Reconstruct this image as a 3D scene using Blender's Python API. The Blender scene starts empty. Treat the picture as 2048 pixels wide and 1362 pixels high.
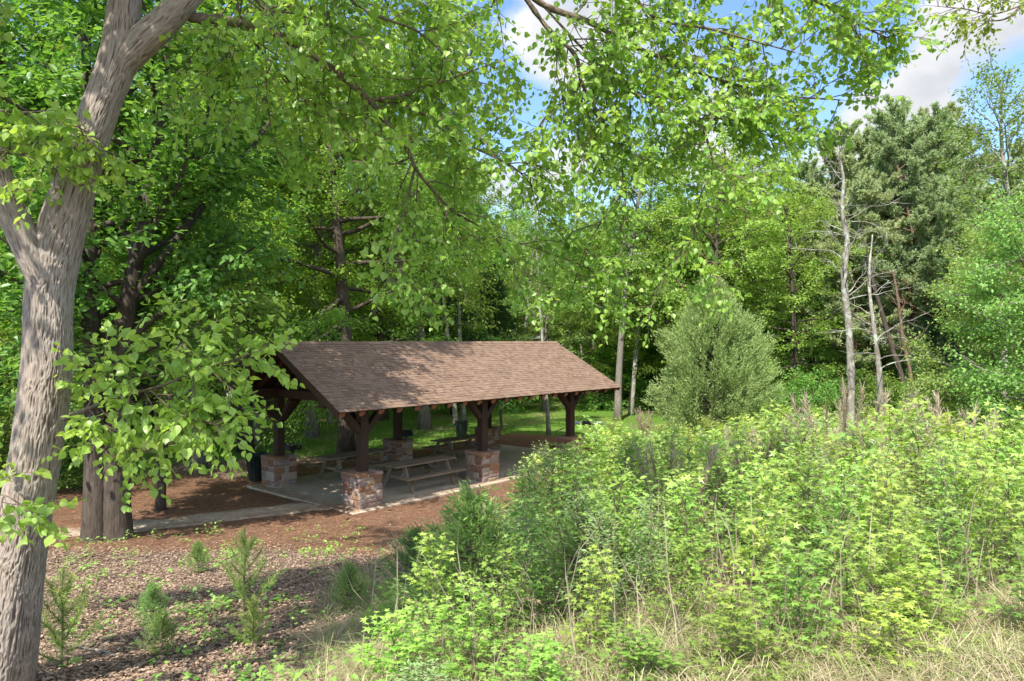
import bpy, math, random
import numpy as np
from mathutils import Vector, Matrix, noise as mnoise

SEED = 11
rng = np.random.default_rng(SEED)
random.seed(SEED)
F = 1430.0          # focal length in pixels of the 2048 px wide frame
CAMZ = 4.5          # camera height over the pavilion slab
scene = bpy.context.scene
COL = scene.collection
UP = np.array([0., 0., 1.])


def W(px, py, d):
    """world point seen at px,py at depth d"""
    return np.array([(px - 1024.) / F * d, d, CAMZ - (py - 681.) / F * d])


def wx(px, d):
    return (px - 1024.) / F * d


def sstep(a, b, x):
    t = np.clip((np.asarray(x, float) - a) / (b - a), 0, 1)
    return t * t * (3 - 2 * t)


def unit(v):
    v = np.asarray(v, float)
    n = np.linalg.norm(v, axis=-1, keepdims=True)
    return v / np.maximum(n, 1e-9)


# ----------------------------------------------------------------- terrain
YK = [-60, -10, 0, 3, 5.5, 7, 12, 15, 18, 20, 24, 30, 50, 90, 400]
ZL = [5.0, 3.1, 2.65, 2.3, 1.75, 1.42, .72, .32, .05, .0, .0, .05, .7, 1.6, 3.0]
ZR = [5.0, 3.3, 2.95, 2.7, 2.40, 2.1, 1.05, .5, .12, .0, .0, .2, .7, 1.6, 3.0]
# pavilion frame
PO = np.array([-4.04, 19.3])
PA = math.atan2(.755, .66)
PS = np.array([math.cos(PA), math.sin(PA)])
PT = np.array([-math.sin(PA), math.cos(PA)])


def to_st(x, y):
    rx, ry = np.asarray(x) - PO[0], np.asarray(y) - PO[1]
    return rx * PS[0] + ry * PS[1], rx * PT[0] + ry * PT[1]


def bumps(x, y):
    return (np.sin(x * .9 + 1.3 * np.sin(y * .7)) * np.cos(y * .8 + .6 * np.sin(x * 1.1)) * .045
            + np.sin(x * 2.7 + y * 1.9) * np.cos(y * 2.3 - x * 1.2) * .02)


def gz(x, y):
    x = np.asarray(x, float); y = np.asarray(y, float)
    b = sstep(-3.0, 2.5, x)
    z = np.interp(y, YK, ZL) * (1 - b) + np.interp(y, YK, ZR) * b
    s, t = to_st(x, y)
    ds = np.maximum(np.maximum(-1.2 - s, s - 11.4), 0); dt = np.maximum(np.maximum(-1.1 - t, t - 5.2), 0)
    away = sstep(0, 2.5, np.hypot(ds, dt))
    z = z + bumps(x, y) * away
    # low mulch bank behind the slab on its far side
    z = z + .1 * np.exp(-((s - 13.5) / 2.2) ** 2 - ((t - 5) / 3.0) ** 2)
    return np.where(away < .02, np.minimum(z, .03), z)


def gzf(x, y):
    return float(gz(x, y))


# ----------------------------------------------------------------- mesh accumulation
class G:
    def __init__(s):
        s.V, s.L, s.S, s.T, s.M, s.n = [], [], [], [], [], 0

    def arr(s, V, loops, sizes, tint=None, mat=0):
        V = np.asarray(V, float)
        s.V.append(V); s.L.append(np.asarray(loops, np.int64) + s.n); s.S.append(np.asarray(sizes, np.int64))
        s.T.append(np.zeros(len(V)) if tint is None else np.broadcast_to(np.asarray(tint, float), (len(V),)))
        s.M.append(np.full(len(sizes), mat, np.int64))
        s.n += len(V)

    def add(s, V, faces, tint=None, mat=0):
        s.arr(V, [i for f in faces for i in f], [len(f) for f in faces], tint, mat)

    def tube(s, pts, rad, seg=8, cap=True, mat=0, tint=None):
        pts = np.asarray(pts, float); n = len(pts)
        rad = np.broadcast_to(np.asarray(rad, float), (n,))
        tan = np.zeros_like(pts)
        tan[1:-1] = pts[2:] - pts[:-2]; tan[0] = pts[1] - pts[0]; tan[-1] = pts[-1] - pts[-2]
        tan = unit(tan)
        ref = np.array([1., 0, 0]) if abs(tan[0][0]) < .8 else np.array([0, 1., 0])
        nrm = []
        u = unit(ref - tan[0] * ref.dot(tan[0]))
        for i in range(n):
            u = unit(u - tan[i] * u.dot(tan[i])); nrm.append(u)
        nrm = np.array(nrm); bi = np.cross(tan, nrm)
        a = np.linspace(0, 2 * math.pi, seg, endpoint=False)
        V = pts[:, None, :] + rad[:, None, None] * (np.cos(a)[None, :, None] * nrm[:, None, :] + np.sin(a)[None, :, None] * bi[:, None, :])
        V = V.reshape(-1, 3)
        i = np.arange(n - 1)[:, None] * seg; j = np.arange(seg)[None, :]; k = (j + 1) % seg
        q = np.stack([i + j, i + k, i + k + seg, i + j + seg], -1).reshape(-1)
        sizes = [4] * ((n - 1) * seg); loops = list(q)
        if cap:
            loops += list(range(seg))[::-1] + list(range((n - 1) * seg, n * seg)); sizes += [seg, seg]
        s.arr(V, loops, sizes, tint, mat)

    def box(s, c, size, R=None, mat=0, tint=None, bev=.0):
        hx, hy, hz = np.asarray(size, float) / 2
        if bev <= 0:
            V = np.array([[x, y, z] for z in (-hz, hz) for y in (-hy, hy) for x in (-hx, hx)])
            fs = [(0, 2, 3, 1), (4, 5, 7, 6), (0, 1, 5, 4), (2, 6, 7, 3), (0, 4, 6, 2), (1, 3, 7, 5)]
        else:
            b = min(bev, hx * .9, hy * .9, hz * .9); V = []; idx = {}
            for sx in (-1, 1):
                for sy in (-1, 1):
                    for sz in (-1, 1):
                        for ax in range(3):
                            p = [sx * (hx - (b if ax != 0 else 0)), sy * (hy - (b if ax != 1 else 0)), sz * (hz - (b if ax != 2 else 0))]
                            idx[sx, sy, sz, ax] = len(V); V.append(p)
            V = np.array(V); fs = []

            def fc(ids):
                P = V[list(ids)]; nn = np.cross(P[1] - P[0], P[2] - P[0])
                fs.append(tuple(ids) if nn.dot(P.mean(0)) > 0 else tuple(ids[::-1]))
            for ax in range(3):
                o = [a for a in range(3) if a != ax]
                for sg in (-1, 1):
                    ids = []
                    for a, c2 in ((-1, -1), (1, -1), (1, 1), (-1, 1)):
                        k = [0, 0, 0]; k[ax] = sg; k[o[0]] = a; k[o[1]] = c2
                        ids.append(idx[k[0], k[1], k[2], ax])
                    fc(ids)
                for a in (-1, 1):
                    for c2 in (-1, 1):
                        k1 = [0, 0, 0]; k1[o[0]] = a; k1[o[1]] = c2
                        k2 = list(k1); k1[ax] = -1; k2[ax] = 1
                        fc([idx[tuple(k1) + (o[0],)], idx[tuple(k2) + (o[0],)], idx[tuple(k2) + (o[1],)], idx[tuple(k1) + (o[1],)]])
            for sx in (-1, 1):
                for sy in (-1, 1):
                    for sz in (-1, 1):
                        fc([idx[sx, sy, sz, 0], idx[sx, sy, sz, 1], idx[sx, sy, sz, 2]])
        if R is not None:
            V = V @ np.asarray(R).T
        s.add(V + np.asarray(c, float), fs, tint, mat)

    def bar(s, a, b, w, h, mat=0, bev=.0, up=UP):
        """rectangular timber from a to b"""
        a = np.asarray(a, float); b = np.asarray(b, float)
        x = unit(b - a); y = np.cross(up, x)
        y = unit(y) if np.linalg.norm(y) > 1e-4 else np.array([0, 1., 0]); z = np.cross(x, y)
        s.box((a + b) / 2, (np.linalg.norm(b - a), w, h), np.stack([x, y, z], 1), mat, bev=bev)

    def leaves(s, tm, pos, dr, nr, size, tint=0., mat=0, wid=1.):
        tv, tf = tm
        pos = np.asarray(pos, float); N = len(pos)
        if N == 0:
            return
        d = unit(dr); n = np.asarray(nr, float); n = unit(n - d * (n * d).sum(-1, keepdims=True)); y = np.cross(n, d)
        size = np.broadcast_to(np.asarray(size, float), (N,))[:, None, None]
        wid = np.broadcast_to(np.asarray(wid, float), (N,))[:, None, None]
        V = pos[:, None, :] + size * (tv[None, :, 0:1] * d[:, None, :] + wid * tv[None, :, 1:2] * y[:, None, :] + tv[None, :, 2:3] * n[:, None, :])
        k = len(tv)
        fl = np.array([i for f in tf for i in f]); fz = np.array([len(f) for f in tf])
        L = (np.arange(N)[:, None] * k + fl[None, :]).reshape(-1)
        s.arr(V.reshape(-1, 3), L, np.tile(fz, N), np.repeat(np.broadcast_to(np.asarray(tint, float), (N,)), k), mat)

    def mesh(s, name, mats, smooth=False):
        me = bpy.data.meshes.new(name)
        V = np.concatenate(s.V); L = np.concatenate(s.L); S = np.concatenate(s.S); M = np.concatenate(s.M)
        me.vertices.add(len(V)); me.vertices.foreach_set('co', V.astype(np.float32).ravel())
        me.loops.add(len(L)); me.loops.foreach_set('vertex_index', L.astype(np.int32))
        me.polygons.add(len(S)); st = np.concatenate([[0], np.cumsum(S)[:-1]])
        me.polygons.foreach_set('loop_start', st.astype(np.int32))
        me.polygons.foreach_set('material_index', M.astype(np.int32))
        me.polygons.foreach_set('use_smooth', np.full(len(S), smooth))
        a = me.attributes.new('tint', 'FLOAT', 'POINT'); a.data.foreach_set('value', np.concatenate(s.T).astype(np.float32))
        for m in (mats if isinstance(mats, (list, tuple)) else [mats]):
            me.materials.append(m)
        me.update(calc_edges=True)
        return me


def link(name, me, parent=None, loc=None):
    o = bpy.data.objects.new(name, me); COL.objects.link(o)
    if parent is not None:
        o.parent = parent
    if loc is not None:
        o.location = loc
    return o


def empty(name, loc, rz=0., sc=1.):
    o = bpy.data.objects.new(name, None); COL.objects.link(o)
    o.location = loc; o.rotation_euler = (0, 0, rz); o.scale = (sc, sc, sc) if np.isscalar(sc) else sc
    o.empty_display_size = .2
    return o


def tag(o, label=None, cat=None, group=None, kind=None):
    if label: o['label'] = label
    if cat: o['category'] = cat
    if group: o['group'] = group
    if kind: o['kind'] = kind
    return o


def copy_tree(o, parent=None):
    c = o.copy(); COL.objects.link(c)
    if parent is not None:
        c.parent = parent
    for ch in o.children:
        copy_tree(ch, c)
    return c


# leaf templates: x = length, y = width, z = normal
KITE = (np.array([[0, 0, 0], [.45, -.32, .06], [1, 0, -.05], [.45, .32, .06]]), [(0, 1, 2), (0, 2, 3)])
SLIM = (np.array([[0, 0, 0], [.4, -.15, .02], [1, 0, -.08], [.4, .15, .02]]), [(0, 1, 2, 3)])
NEEDLE = (np.array([[0, -.05, 0], [0, .05, 0], [1, .02, 0], [1, -.02, 0]]), [(0, 3, 2, 1)])
OVAL = (np.array([[0, 0, 0], [.25, -.26, .06], [.65, -.25, .03], [1, 0, -.1], [.65, .25, .03], [.25, .26, .06]]), [(0, 1, 2, 3), (0, 3, 4, 5)])
HEART = (np.array([[.03, 0, 0], [-.01, -.18, .04], [.09, -.36, .09], [.34, -.47, .08], [.62, -.33, .03], [.84, -.12, -.06], [1.0, 0, -.14],
                   [.84, .12, -.06], [.62, .33, .03], [.34, .47, .08], [.09, .36, .09], [-.01, .18, .04], [.5, 0, -.03]]),
         [(0, 1, 2, 3, 12), (3, 4, 5, 6, 12), (6, 7, 8, 9, 12), (9, 10, 11, 0, 12)])


def _star():
    P = []
    for i, (ang, r) in enumerate([(-125, .62), (-95, .30), (-62, .92), (-31, .40), (0, 1.05), (31, .40), (62, .92), (95, .30), (125, .62)]):
        a = math.radians(ang); P.append([.3 + .62 * r * math.cos(a), .66 * r * math.sin(a), -.10 * r * r])
    V = np.array([[.22, 0, 0]] + P + [[.38, 0, .05]])
    c = 10
    fs = [(0, 1, 2, c), (2, 3, 4, c), (4, 5, 6, c), (6, 7, 8, c), (8, 9, 0, c)]
    return V, fs


STAR = _star()
BLADE = (np.array([[0, -.02, 0], [0, .02, 0], [.4, -.017, .16], [.4, .017, .16], [.75, -.01, .17], [.75, .01, .17], [1, 0, .02]]),
         [(0, 2, 3, 1), (2, 4, 5, 3), (4, 6, 5)])
ARC = (np.array([[0, -.02, 0], [0, .02, 0], [.34, -.018, .07], [.34, .018, .07], [.56, -.014, .26], [.56, .014, .26], [.60, -.009, .52], [.60, .009, .52], [.48, 0, .78]]), [(0, 2, 3, 1), (2, 4, 5, 3), (4, 6, 7, 5), (6, 8, 7)])
DRYLEAF = (np.array([[0, 0, 0], [.25, -.24, .10], [.65, -.26, .13], [1, .03, .05], [.65, .23, .08], [.25, .26, .12]]), [(0, 1, 2, 3), (0, 3, 4, 5)])

# ----------------------------------------------------------------- materials


def newmat(name):
    m = bpy.data.materials.new(name); m.use_nodes = True
    nt = m.node_tree; nt.nodes.clear()
    return m, nt, nt.nodes, nt.links


def N(nt, typ, **kw):
    n = nt.nodes.new(typ)
    for k, v in kw.items():
        if k.startswith('i_'):
            key = k[2:]
            n.inputs[int(key) if key.isdigit() else key.replace('_', ' ')].default_value = v
        else:
            setattr(n, k, v)
    return n


def rgba(c):
    return (c[0], c[1], c[2], 1.)


def mixc(nt, fac, a, b, blend='MIX'):
    n = nt.nodes.new('ShaderNodeMix'); n.data_type = 'RGBA'; n.blend_type = blend
    for sock, v in ((n.inputs[0], fac), (n.inputs[6], a), (n.inputs[7], b)):
        if hasattr(v, 'links'):
            nt.links.new(v, sock)
        elif isinstance(v, (tuple, list)):
            sock.default_value = rgba(v)
        else:
            sock.default_value = v
    return n.outputs[2]


def math_(nt, op, a, b=None, clamp=False):
    n = nt.nodes.new('ShaderNodeMath'); n.operation = op; n.use_clamp = clamp
    for i, v in enumerate((a, b)):
        if v is None: continue
        if hasattr(v, 'links'): nt.links.new(v, n.inputs[i])
        else: n.inputs[i].default_value = v
    return n.outputs[0]


def noise_(nt, vec, scale, detail=3., rough=.55, out=0, distort=0.):
    n = N(nt, 'ShaderNodeTexNoise'); n.inputs['Scale'].default_value = scale; n.inputs['Detail'].default_value = detail
    n.inputs['Roughness'].default_value = rough; n.inputs['Distortion'].default_value = distort
    if vec is not None: nt.links.new(vec, n.inputs['Vector'])
    return n.outputs[out]


def mapping(nt, vec, scale=(1, 1, 1), rot=(0, 0, 0)):
    n = N(nt, 'ShaderNodeMapping'); n.inputs['Scale'].default_value = scale; n.inputs['Rotation'].default_value = rot
    nt.links.new(vec, n.inputs['Vector']); return n.outputs[0]


def ramp(nt, fac, stops, interp='LINEAR'):
    n = N(nt, 'ShaderNodeValToRGB'); cr = n.color_ramp; cr.interpolation = interp
    while len(cr.elements) < len(stops): cr.elements.new(.5)
    for e, (p, c) in zip(cr.elements, stops):
        e.position = p; e.color = rgba(c) if not np.isscalar(c) else (c, c, c, 1)
    nt.links.new(fac, n.inputs[0]); return n.outputs[0]


def finish(nt, col, rough=.8, bump=None, bstr=.4, bdist=.02, spec=.25):
    p = N(nt, 'ShaderNodeBsdfPrincipled'); o = N(nt, 'ShaderNodeOutputMaterial')
    p.inputs['Specular IOR Level'].default_value = spec
    if hasattr(rough, 'links'): nt.links.new(rough, p.inputs['Roughness'])
    else: p.inputs['Roughness'].default_value = rough
    if hasattr(col, 'links'): nt.links.new(col, p.inputs['Base Color'])
    else: p.inputs['Base Color'].default_value = rgba(col)
    if bump is not None:
        b = N(nt, 'ShaderNodeBump'); b.inputs['Strength'].default_value = bstr; b.inputs['Distance'].default_value = bdist
        nt.links.new(bump, b.inputs['Height']); nt.links.new(b.outputs[0], p.inputs['Normal'])
    nt.links.new(p.outputs[0], o.inputs['Surface'])
    return p


def leaf_mat(name, c1, c2, trans, tr=.4, young=None, rough=.5, spec=.3, hue=.02, val=.18):
    m, nt, n, l = newmat(name)
    g = N(nt, 'ShaderNodeNewGeometry'); oi = N(nt, 'ShaderNodeObjectInfo')
    col = mixc(nt, g.outputs['Random Per Island'], c1, c2)
    if young is not None:
        at = N(nt, 'ShaderNodeAttribute', attribute_name='tint')
        col = mixc(nt, at.outputs['Fac'], col, young)
    hs = N(nt, 'ShaderNodeHueSaturation')
    l.new(col, hs.inputs['Color'])
    l.new(math_(nt, 'ADD', math_(nt, 'MULTIPLY', oi.outputs['Random'], hue * 2), .5 - hue), hs.inputs['Hue'])
    rv = math_(nt, 'FRACT', math_(nt, 'MULTIPLY', oi.outputs['Random'], 7.31))
    l.new(math_(nt, 'ADD', math_(nt, 'MULTIPLY', rv, val * 2), 1 - val), hs.inputs['Value'])
    p = N(nt, 'ShaderNodeBsdfPrincipled'); p.inputs['Roughness'].default_value = rough; p.inputs['Specular IOR Level'].default_value = spec
    l.new(hs.outputs[0], p.inputs['Base Color'])
    t = N(nt, 'ShaderNodeBsdfTranslucent')
    tc = mixc(nt, 1., hs.outputs[0], trans, 'MULTIPLY'); l.new(tc, t.inputs['Color'])
    mx = N(nt, 'ShaderNodeMixShader'); mx.inputs[0].default_value = tr
    l.new(p.outputs[0], mx.inputs[1]); l.new(t.outputs[0], mx.inputs[2])
    o = N(nt, 'ShaderNodeOutputMaterial'); l.new(mx.outputs[0], o.inputs['Surface'])
    return m


def bark_mat(name, c1, c2, sx=9., sz=1.6, bstr=.8, bd=.03, lichen=None):
    m, nt, n, l = newmat(name)
    tc = N(nt, 'ShaderNodeTexCoord').outputs['Object']
    v = mapping(nt, tc, (sx, sx, sz))
    a = noise_(nt, v, 2.2, 5, .65, distort=.6)
    b = noise_(nt, tc, 1.1, 3)
    col = ramp(nt, a, [(.30, c1), (.62, c2)])
    col = mixc(nt, math_(nt, 'MULTIPLY', b, .5), col, tuple(x * .6 for x in c1))
    if lichen:
        k = ramp(nt, noise_(nt, tc, 3.3, 4, .6), [(.52, 0), (.6, 1)])
        col = mixc(nt, math_(nt, 'MULTIPLY', k, .75), col, lichen)
    finish(nt, col, .9, a, bstr, bd, .15)
    return m


MAT = {}
MAT['leaf_redbud'] = leaf_mat('leaf_redbud', (.10,.22,.03), (.25,.40,.065), (1.8, 1.7, .8), .46, young=(.40, .51, .12), rough=.36, spec=.5)
MAT['leaf_maple'] = leaf_mat('leaf_maple', (.08,.19,.035), (.17,.33,.065), (1.7, 1.7, .8), .42, rough=.42, spec=.45)
MAT['leaf_oak'] = leaf_mat('leaf_oak', (.15,.26,.035), (.29,.42,.075), (1.7, 1.6, .7), .46)
MAT['leaf_green'] = leaf_mat('leaf_green', (.13,.25,.045), (.25,.40,.08), (1.6, 1.6, .8), .45, hue=.03, val=.22)
MAT['leaf_lime'] = leaf_mat('leaf_lime', (.17,.30,.07), (.31,.44,.13), (1.6, 1.5, .8), .45)
MAT['leaf_gum'] = leaf_mat('leaf_gum', (.13,.25,.045), (.27,.41,.085), (1.7, 1.65, .8), .43, young=(.44,.56,.14), rough=.36, spec=.5, val=.2, hue=.025)
MAT['leaf_shrub'] = leaf_mat('leaf_shrub', (.12,.23,.04), (.22,.36,.07), (1.6, 1.6, .8), .4, young=(.32,.44,.10))
MAT['cedar_pale'] = leaf_mat('cedar_pale', (.25,.37,.125), (.41,.53,.21), (1.2, 1.2, .8), .38, rough=.7, spec=.15)
MAT['cedar_dark'] = leaf_mat('cedar_dark', (.03, .085, .03), (.07, .15, .05), (1.2, 1.3, .9), .25, rough=.7, spec=.15)
MAT['cedar_mid'] = leaf_mat('cedar_mid', (.15,.27,.07), (.28,.42,.13), (1.3, 1.3, .9), .36, rough=.65, spec=.15)
MAT['pine_needles'] = leaf_mat('pine_needles', (.26,.34,.15), (.43,.50,.25), (1.2, 1.2, .8), .32, rough=.6, spec=.2)
MAT['pine_young'] = leaf_mat('pine_young', (.15,.28,.05), (.27,.42,.09), (1.3, 1.3, .8), .3, young=(.52,.56,.18))
MAT['grass'] = leaf_mat('grass', (.10, .22, .025), (.20, .35, .045), (1.5, 1.6, .8), .35)
MAT['dry_grass'] = leaf_mat('dry_grass', (.36,.28,.17), (.66,.57,.39), (1.1, 1.0, .8), .3, young=(.24,.36,.08), rough=.7, spec=.15, hue=0.)
MAT['dead_stalk'] = leaf_mat('dead_stalk', (.30,.235,.165), (.50,.42,.32), (1.1, 1.0, .8), .25, rough=.8, spec=.1, hue=0)
MAT['litter'] = leaf_mat('litter', (.135,.088,.062), (.39,.285,.205), (1., .9, .8), .12, rough=.85, spec=.1, hue=0.)
MAT['straw'] = leaf_mat('straw', (.16,.08,.045), (.35,.20,.12), (1., .9, .8), .1, rough=.7, spec=.2, hue=0)
MAT['leaf_greyish'] = leaf_mat('leaf_greyish', (.15,.23,.09), (.27,.36,.16), (1.5, 1.5, .9), .36, young=(.36,.45,.20))
MAT['bark_grey'] = bark_mat('bark_grey', (.10, .085, .07), (.27, .245, .21))
MAT['bark_brown'] = bark_mat('bark_brown', (.038, .028, .022), (.125, .10, .078))
MAT['bark_pale'] = bark_mat('bark_pale', (.15, .13, .105), (.36, .33, .28), lichen=(.42, .45, .38))
MAT['bark_pine'] = bark_mat('bark_pine', (.10, .06, .045), (.27, .17, .12))
MAT['twig'] = bark_mat('twig', (.10, .075, .05), (.24, .19, .14), 6, 6)
MAT['stem_young'] = bark_mat('stem_young', (.14, .12, .07), (.27, .24, .15), 6, 6)

# trunk bark of the foreground tree, uses the carved height stored in 'tint'
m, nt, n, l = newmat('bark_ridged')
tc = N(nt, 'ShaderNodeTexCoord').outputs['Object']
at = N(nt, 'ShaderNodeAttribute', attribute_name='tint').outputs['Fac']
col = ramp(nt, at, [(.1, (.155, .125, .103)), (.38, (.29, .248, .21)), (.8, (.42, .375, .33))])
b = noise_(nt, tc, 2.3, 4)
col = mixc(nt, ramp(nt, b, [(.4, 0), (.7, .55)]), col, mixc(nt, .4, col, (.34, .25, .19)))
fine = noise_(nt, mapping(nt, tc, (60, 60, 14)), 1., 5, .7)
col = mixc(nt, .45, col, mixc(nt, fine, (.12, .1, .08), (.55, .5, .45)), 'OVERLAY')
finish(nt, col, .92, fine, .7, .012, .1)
MAT['bark_ridged'] = m


def wood_mat(name, c1, c2, rough=.75):
    m, nt, n, l = newmat(name)
    tc = N(nt, 'ShaderNodeTexCoord').outputs['Object']
    g = N(nt, 'ShaderNodeNewGeometry').outputs['Random Per Island']
    a = noise_(nt, mapping(nt, tc, (2, 22, 22)), 2., 4, .6, distort=.4)
    b = noise_(nt, tc, 1.6, 3)
    col = mixc(nt, ramp(nt, a, [(.3, 0), (.7, 1)]), c1, c2)
    col = mixc(nt, math_(nt, 'MULTIPLY', g, .5), col, c1)
    col = mixc(nt, math_(nt, 'MULTIPLY', b, .4), col, tuple(x * .65 for x in c1))
    finish(nt, col, rough, a, .35, .006, .25)
    return m


MAT['timber'] = wood_mat('timber', (.042, .024, .017), (.082, .046, .032), .6)
MAT['timber_end'] = wood_mat('timber_end', (.22, .085, .05), (.36, .16, .10), .7)
MAT['table_wood'] = wood_mat('table_wood', (.20, .145, .095), (.38, .29, .20), .8)
MAT['pale_top'] = wood_mat('pale_top', (.34, .36, .40), (.52, .54, .57), .6)

# shingles
m, nt, n, l = newmat('shingles')
tc = N(nt, 'ShaderNodeTexCoord').outputs['Object']
g = N(nt, 'ShaderNodeNewGeometry').outputs['Random Per Island']
col = ramp(nt, g, [(0, (.165,.108,.076)), (.3, (.20,.134,.096)), (.55, (.228,.157,.112)), (.8, (.212,.152,.117)), (1, (.26,.18,.128))])
gr = noise_(nt, tc, 140., 2)
col = mixc(nt, .35, col, mixc(nt, gr, (.05, .04, .035), (.6, .5, .45)), 'OVERLAY')
st = noise_(nt, mapping(nt, tc, (.55, 1.2, 1.2)), 1.3, 4)
col = mixc(nt, ramp(nt, st, [(.45, 0), (.75, .4)]), col, (.12, .08, .07))
finish(nt, col, .9, gr, .5, .004, .2)
MAT['shingles'] = m

# stone
m, nt, n, l = newmat('stone')
tc = N(nt, 'ShaderNodeTexCoord').outputs['Object']
g = N(nt, 'ShaderNodeNewGeometry').outputs['Random Per Island']
col = ramp(nt, g, [(0, (.22, .12, .085)), (.15, (.30, .175, .105)), (.3, (.34, .26, .21)), (.44, (.27, .22, .205)), (.58, (.40, .29, .19)), (.72, (.27, .17, .14)), (.86, (.41, .345, .29)), (1, (.32, .22, .19))], 'CONSTANT')
a = noise_(nt, tc, 7., 5, .65); b = noise_(nt, tc, 26., 4, .7)
col = mixc(nt, ramp(nt, a, [(.35, 0), (.7, .35)]), col, (.30, .17, .09))
col = mixc(nt, .5, col, mixc(nt, b, (.1, .1, .1), (.85, .8, .75)), 'OVERLAY')
finish(nt, col, .85, b, .8, .02, .25)
MAT['stone'] = m
m, nt, n, l = newmat('mortar')
tc = N(nt, 'ShaderNodeTexCoord').outputs['Object']
b = noise_(nt, tc, 40., 3)
finish(nt, mixc(nt, b, (.44, .41, .37), (.62, .58, .53)), .95, b, .5, .01, .1)
MAT['mortar'] = m
# concrete
m, nt, n, l = newmat('concrete')
tc = N(nt, 'ShaderNodeTexCoord').outputs['Object']
a = noise_(nt, tc, .9, 5, .6); b = noise_(nt, tc, 30., 4, .7); c = noise_(nt, tc, 3.2, 5, .65)
col = mixc(nt, a, (.36, .285, .205), (.54, .45, .345))
col = mixc(nt, ramp(nt, c, [(.52, 0), (.7, .6)]), col, (.24, .19, .15))
col = mixc(nt, .3, col, mixc(nt, b, (.2, .2, .2), (.8, .8, .8)), 'OVERLAY')
finish(nt, col, .9, b, .3, .004, .2)
MAT['concrete'] = m


def plain(name, c, rough=.5, metal=0., var=.25):
    m, nt, n, l = newmat(name)
    tc = N(nt, 'ShaderNodeTexCoord').outputs['Object']
    a = noise_(nt, tc, 9., 4)
    p = finish(nt, mixc(nt, a, tuple(x * (1 - var) for x in c), tuple(x * (1 + var) for x in c)), rough, a, .1, .005, .4)
    p.inputs['Metallic'].default_value = metal
    return m


MAT['black_plastic'] = plain('black_plastic', (.014, .022, .020), .42)
MAT['black_iron'] = plain('black_iron', (.022, .021, .02), .6)
MAT['galv'] = plain('galv', (.30, .33, .36), .45, .7)

# ground
m, nt, n, l = newmat('ground_surface')
tc = N(nt, 'ShaderNodeTexCoord').outputs['Object']


def attr(nm):
    return N(nt, 'ShaderNodeAttribute', attribute_name=nm).outputs['Fac']


edge = math_(nt, 'MULTIPLY', math_(nt, 'SUBTRACT', noise_(nt, tc, 2.2, 5, .7), .5), 1.5)


def zone(nm, k=1.):
    v = math_(nt, 'ADD', attr(nm), math_(nt, 'MULTIPLY', edge, k))
    return ramp(nt, v, [(.36, 0), (.64, 1)])


f1 = noise_(nt, tc, 14., 5, .7); f2 = noise_(nt, tc, 55., 4, .7)
soil = mixc(nt, f1, (.10, .065, .045), (.24, .165, .11))
v1 = mapping(nt, tc, (90, 9, 9), (0, 0, .5)); v2 = mapping(nt, tc, (9, 90, 9), (0, 0, .2)); v3 = mapping(nt, tc, (70, 8, 9), (0, 0, -.6))
s1 = math_(nt, 'MAXIMUM', math_(nt, 'MAXIMUM', noise_(nt, v1, 1., 2), noise_(nt, v2, 1., 2)), noise_(nt, v3, 1., 2))
strawc = ramp(nt, s1, [(.42, (.085, .040, .024)), (.58, (.185, .10, .06)), (.72, (.31, .18, .11))])
strawc = mixc(nt, ramp(nt, noise_(nt, tc, 1.1, 4), [(.45, 0), (.75, .5)]), strawc, (.19, .12, .08))
vo = N(nt, 'ShaderNodeTexVoronoi'); vo.inputs['Scale'].default_value = 15.; l.new(tc, vo.inputs['Vector'])
litc = ramp(nt, vo.outputs['Color'], [(.2, (.09, .06, .045)), (.5, (.20, .135, .10)), (.8, (.33, .24, .18))])
litc = mixc(nt, ramp(nt, f2, [(.4, 0), (.7, .6)]), litc, (.07, .045, .035))
grc = mixc(nt, f2, (.055, .12, .018), (.15, .26, .04))
grc = mixc(nt, ramp(nt, noise_(nt, tc, .35, 5, .65), [(.5, 0), (.68, .75)]), grc, (.23, .18, .10))
col = mixc(nt, zone('litter'), soil, litc)
col = mixc(nt, zone('lawn', 1.2), col, grc)
col = mixc(nt, zone('straw', .7), col, strawc)
bh = math_(nt, 'ADD', math_(nt, 'MULTIPLY', f1, .6), math_(nt, 'ADD', math_(nt, 'MULTIPLY', s1, .5), math_(nt, 'MULTIPLY', f2, .5)))
finish(nt, col, .95, bh, .9, .05, .12)
MAT['ground'] = m


# ----------------------------------------------------------------- ground sheet
def dense_axis(lo, hi, a, b, fine, grow=1.25):
    mid = list(np.arange(a, b + 1e-6, fine)); st = fine; x = b; right = []
    while x < hi:
        st *= grow; x += st; right.append(min(x, hi))
    st = fine; x = a; left = []
    while x > lo:
        st *= grow; x -= st; left.append(max(x, lo))
    return np.array(left[::-1] + mid + right)


def thicket_edge(y):
    return np.interp(y, [0, 4, 5, 8, 12, 14, 16, 18, 22, 25, 28, 34], [.2, -.6, -1.2, -1.25, -1.1, -1.3, -.7, .5, 2.2, 3.6, 5.4, 8])


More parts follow.
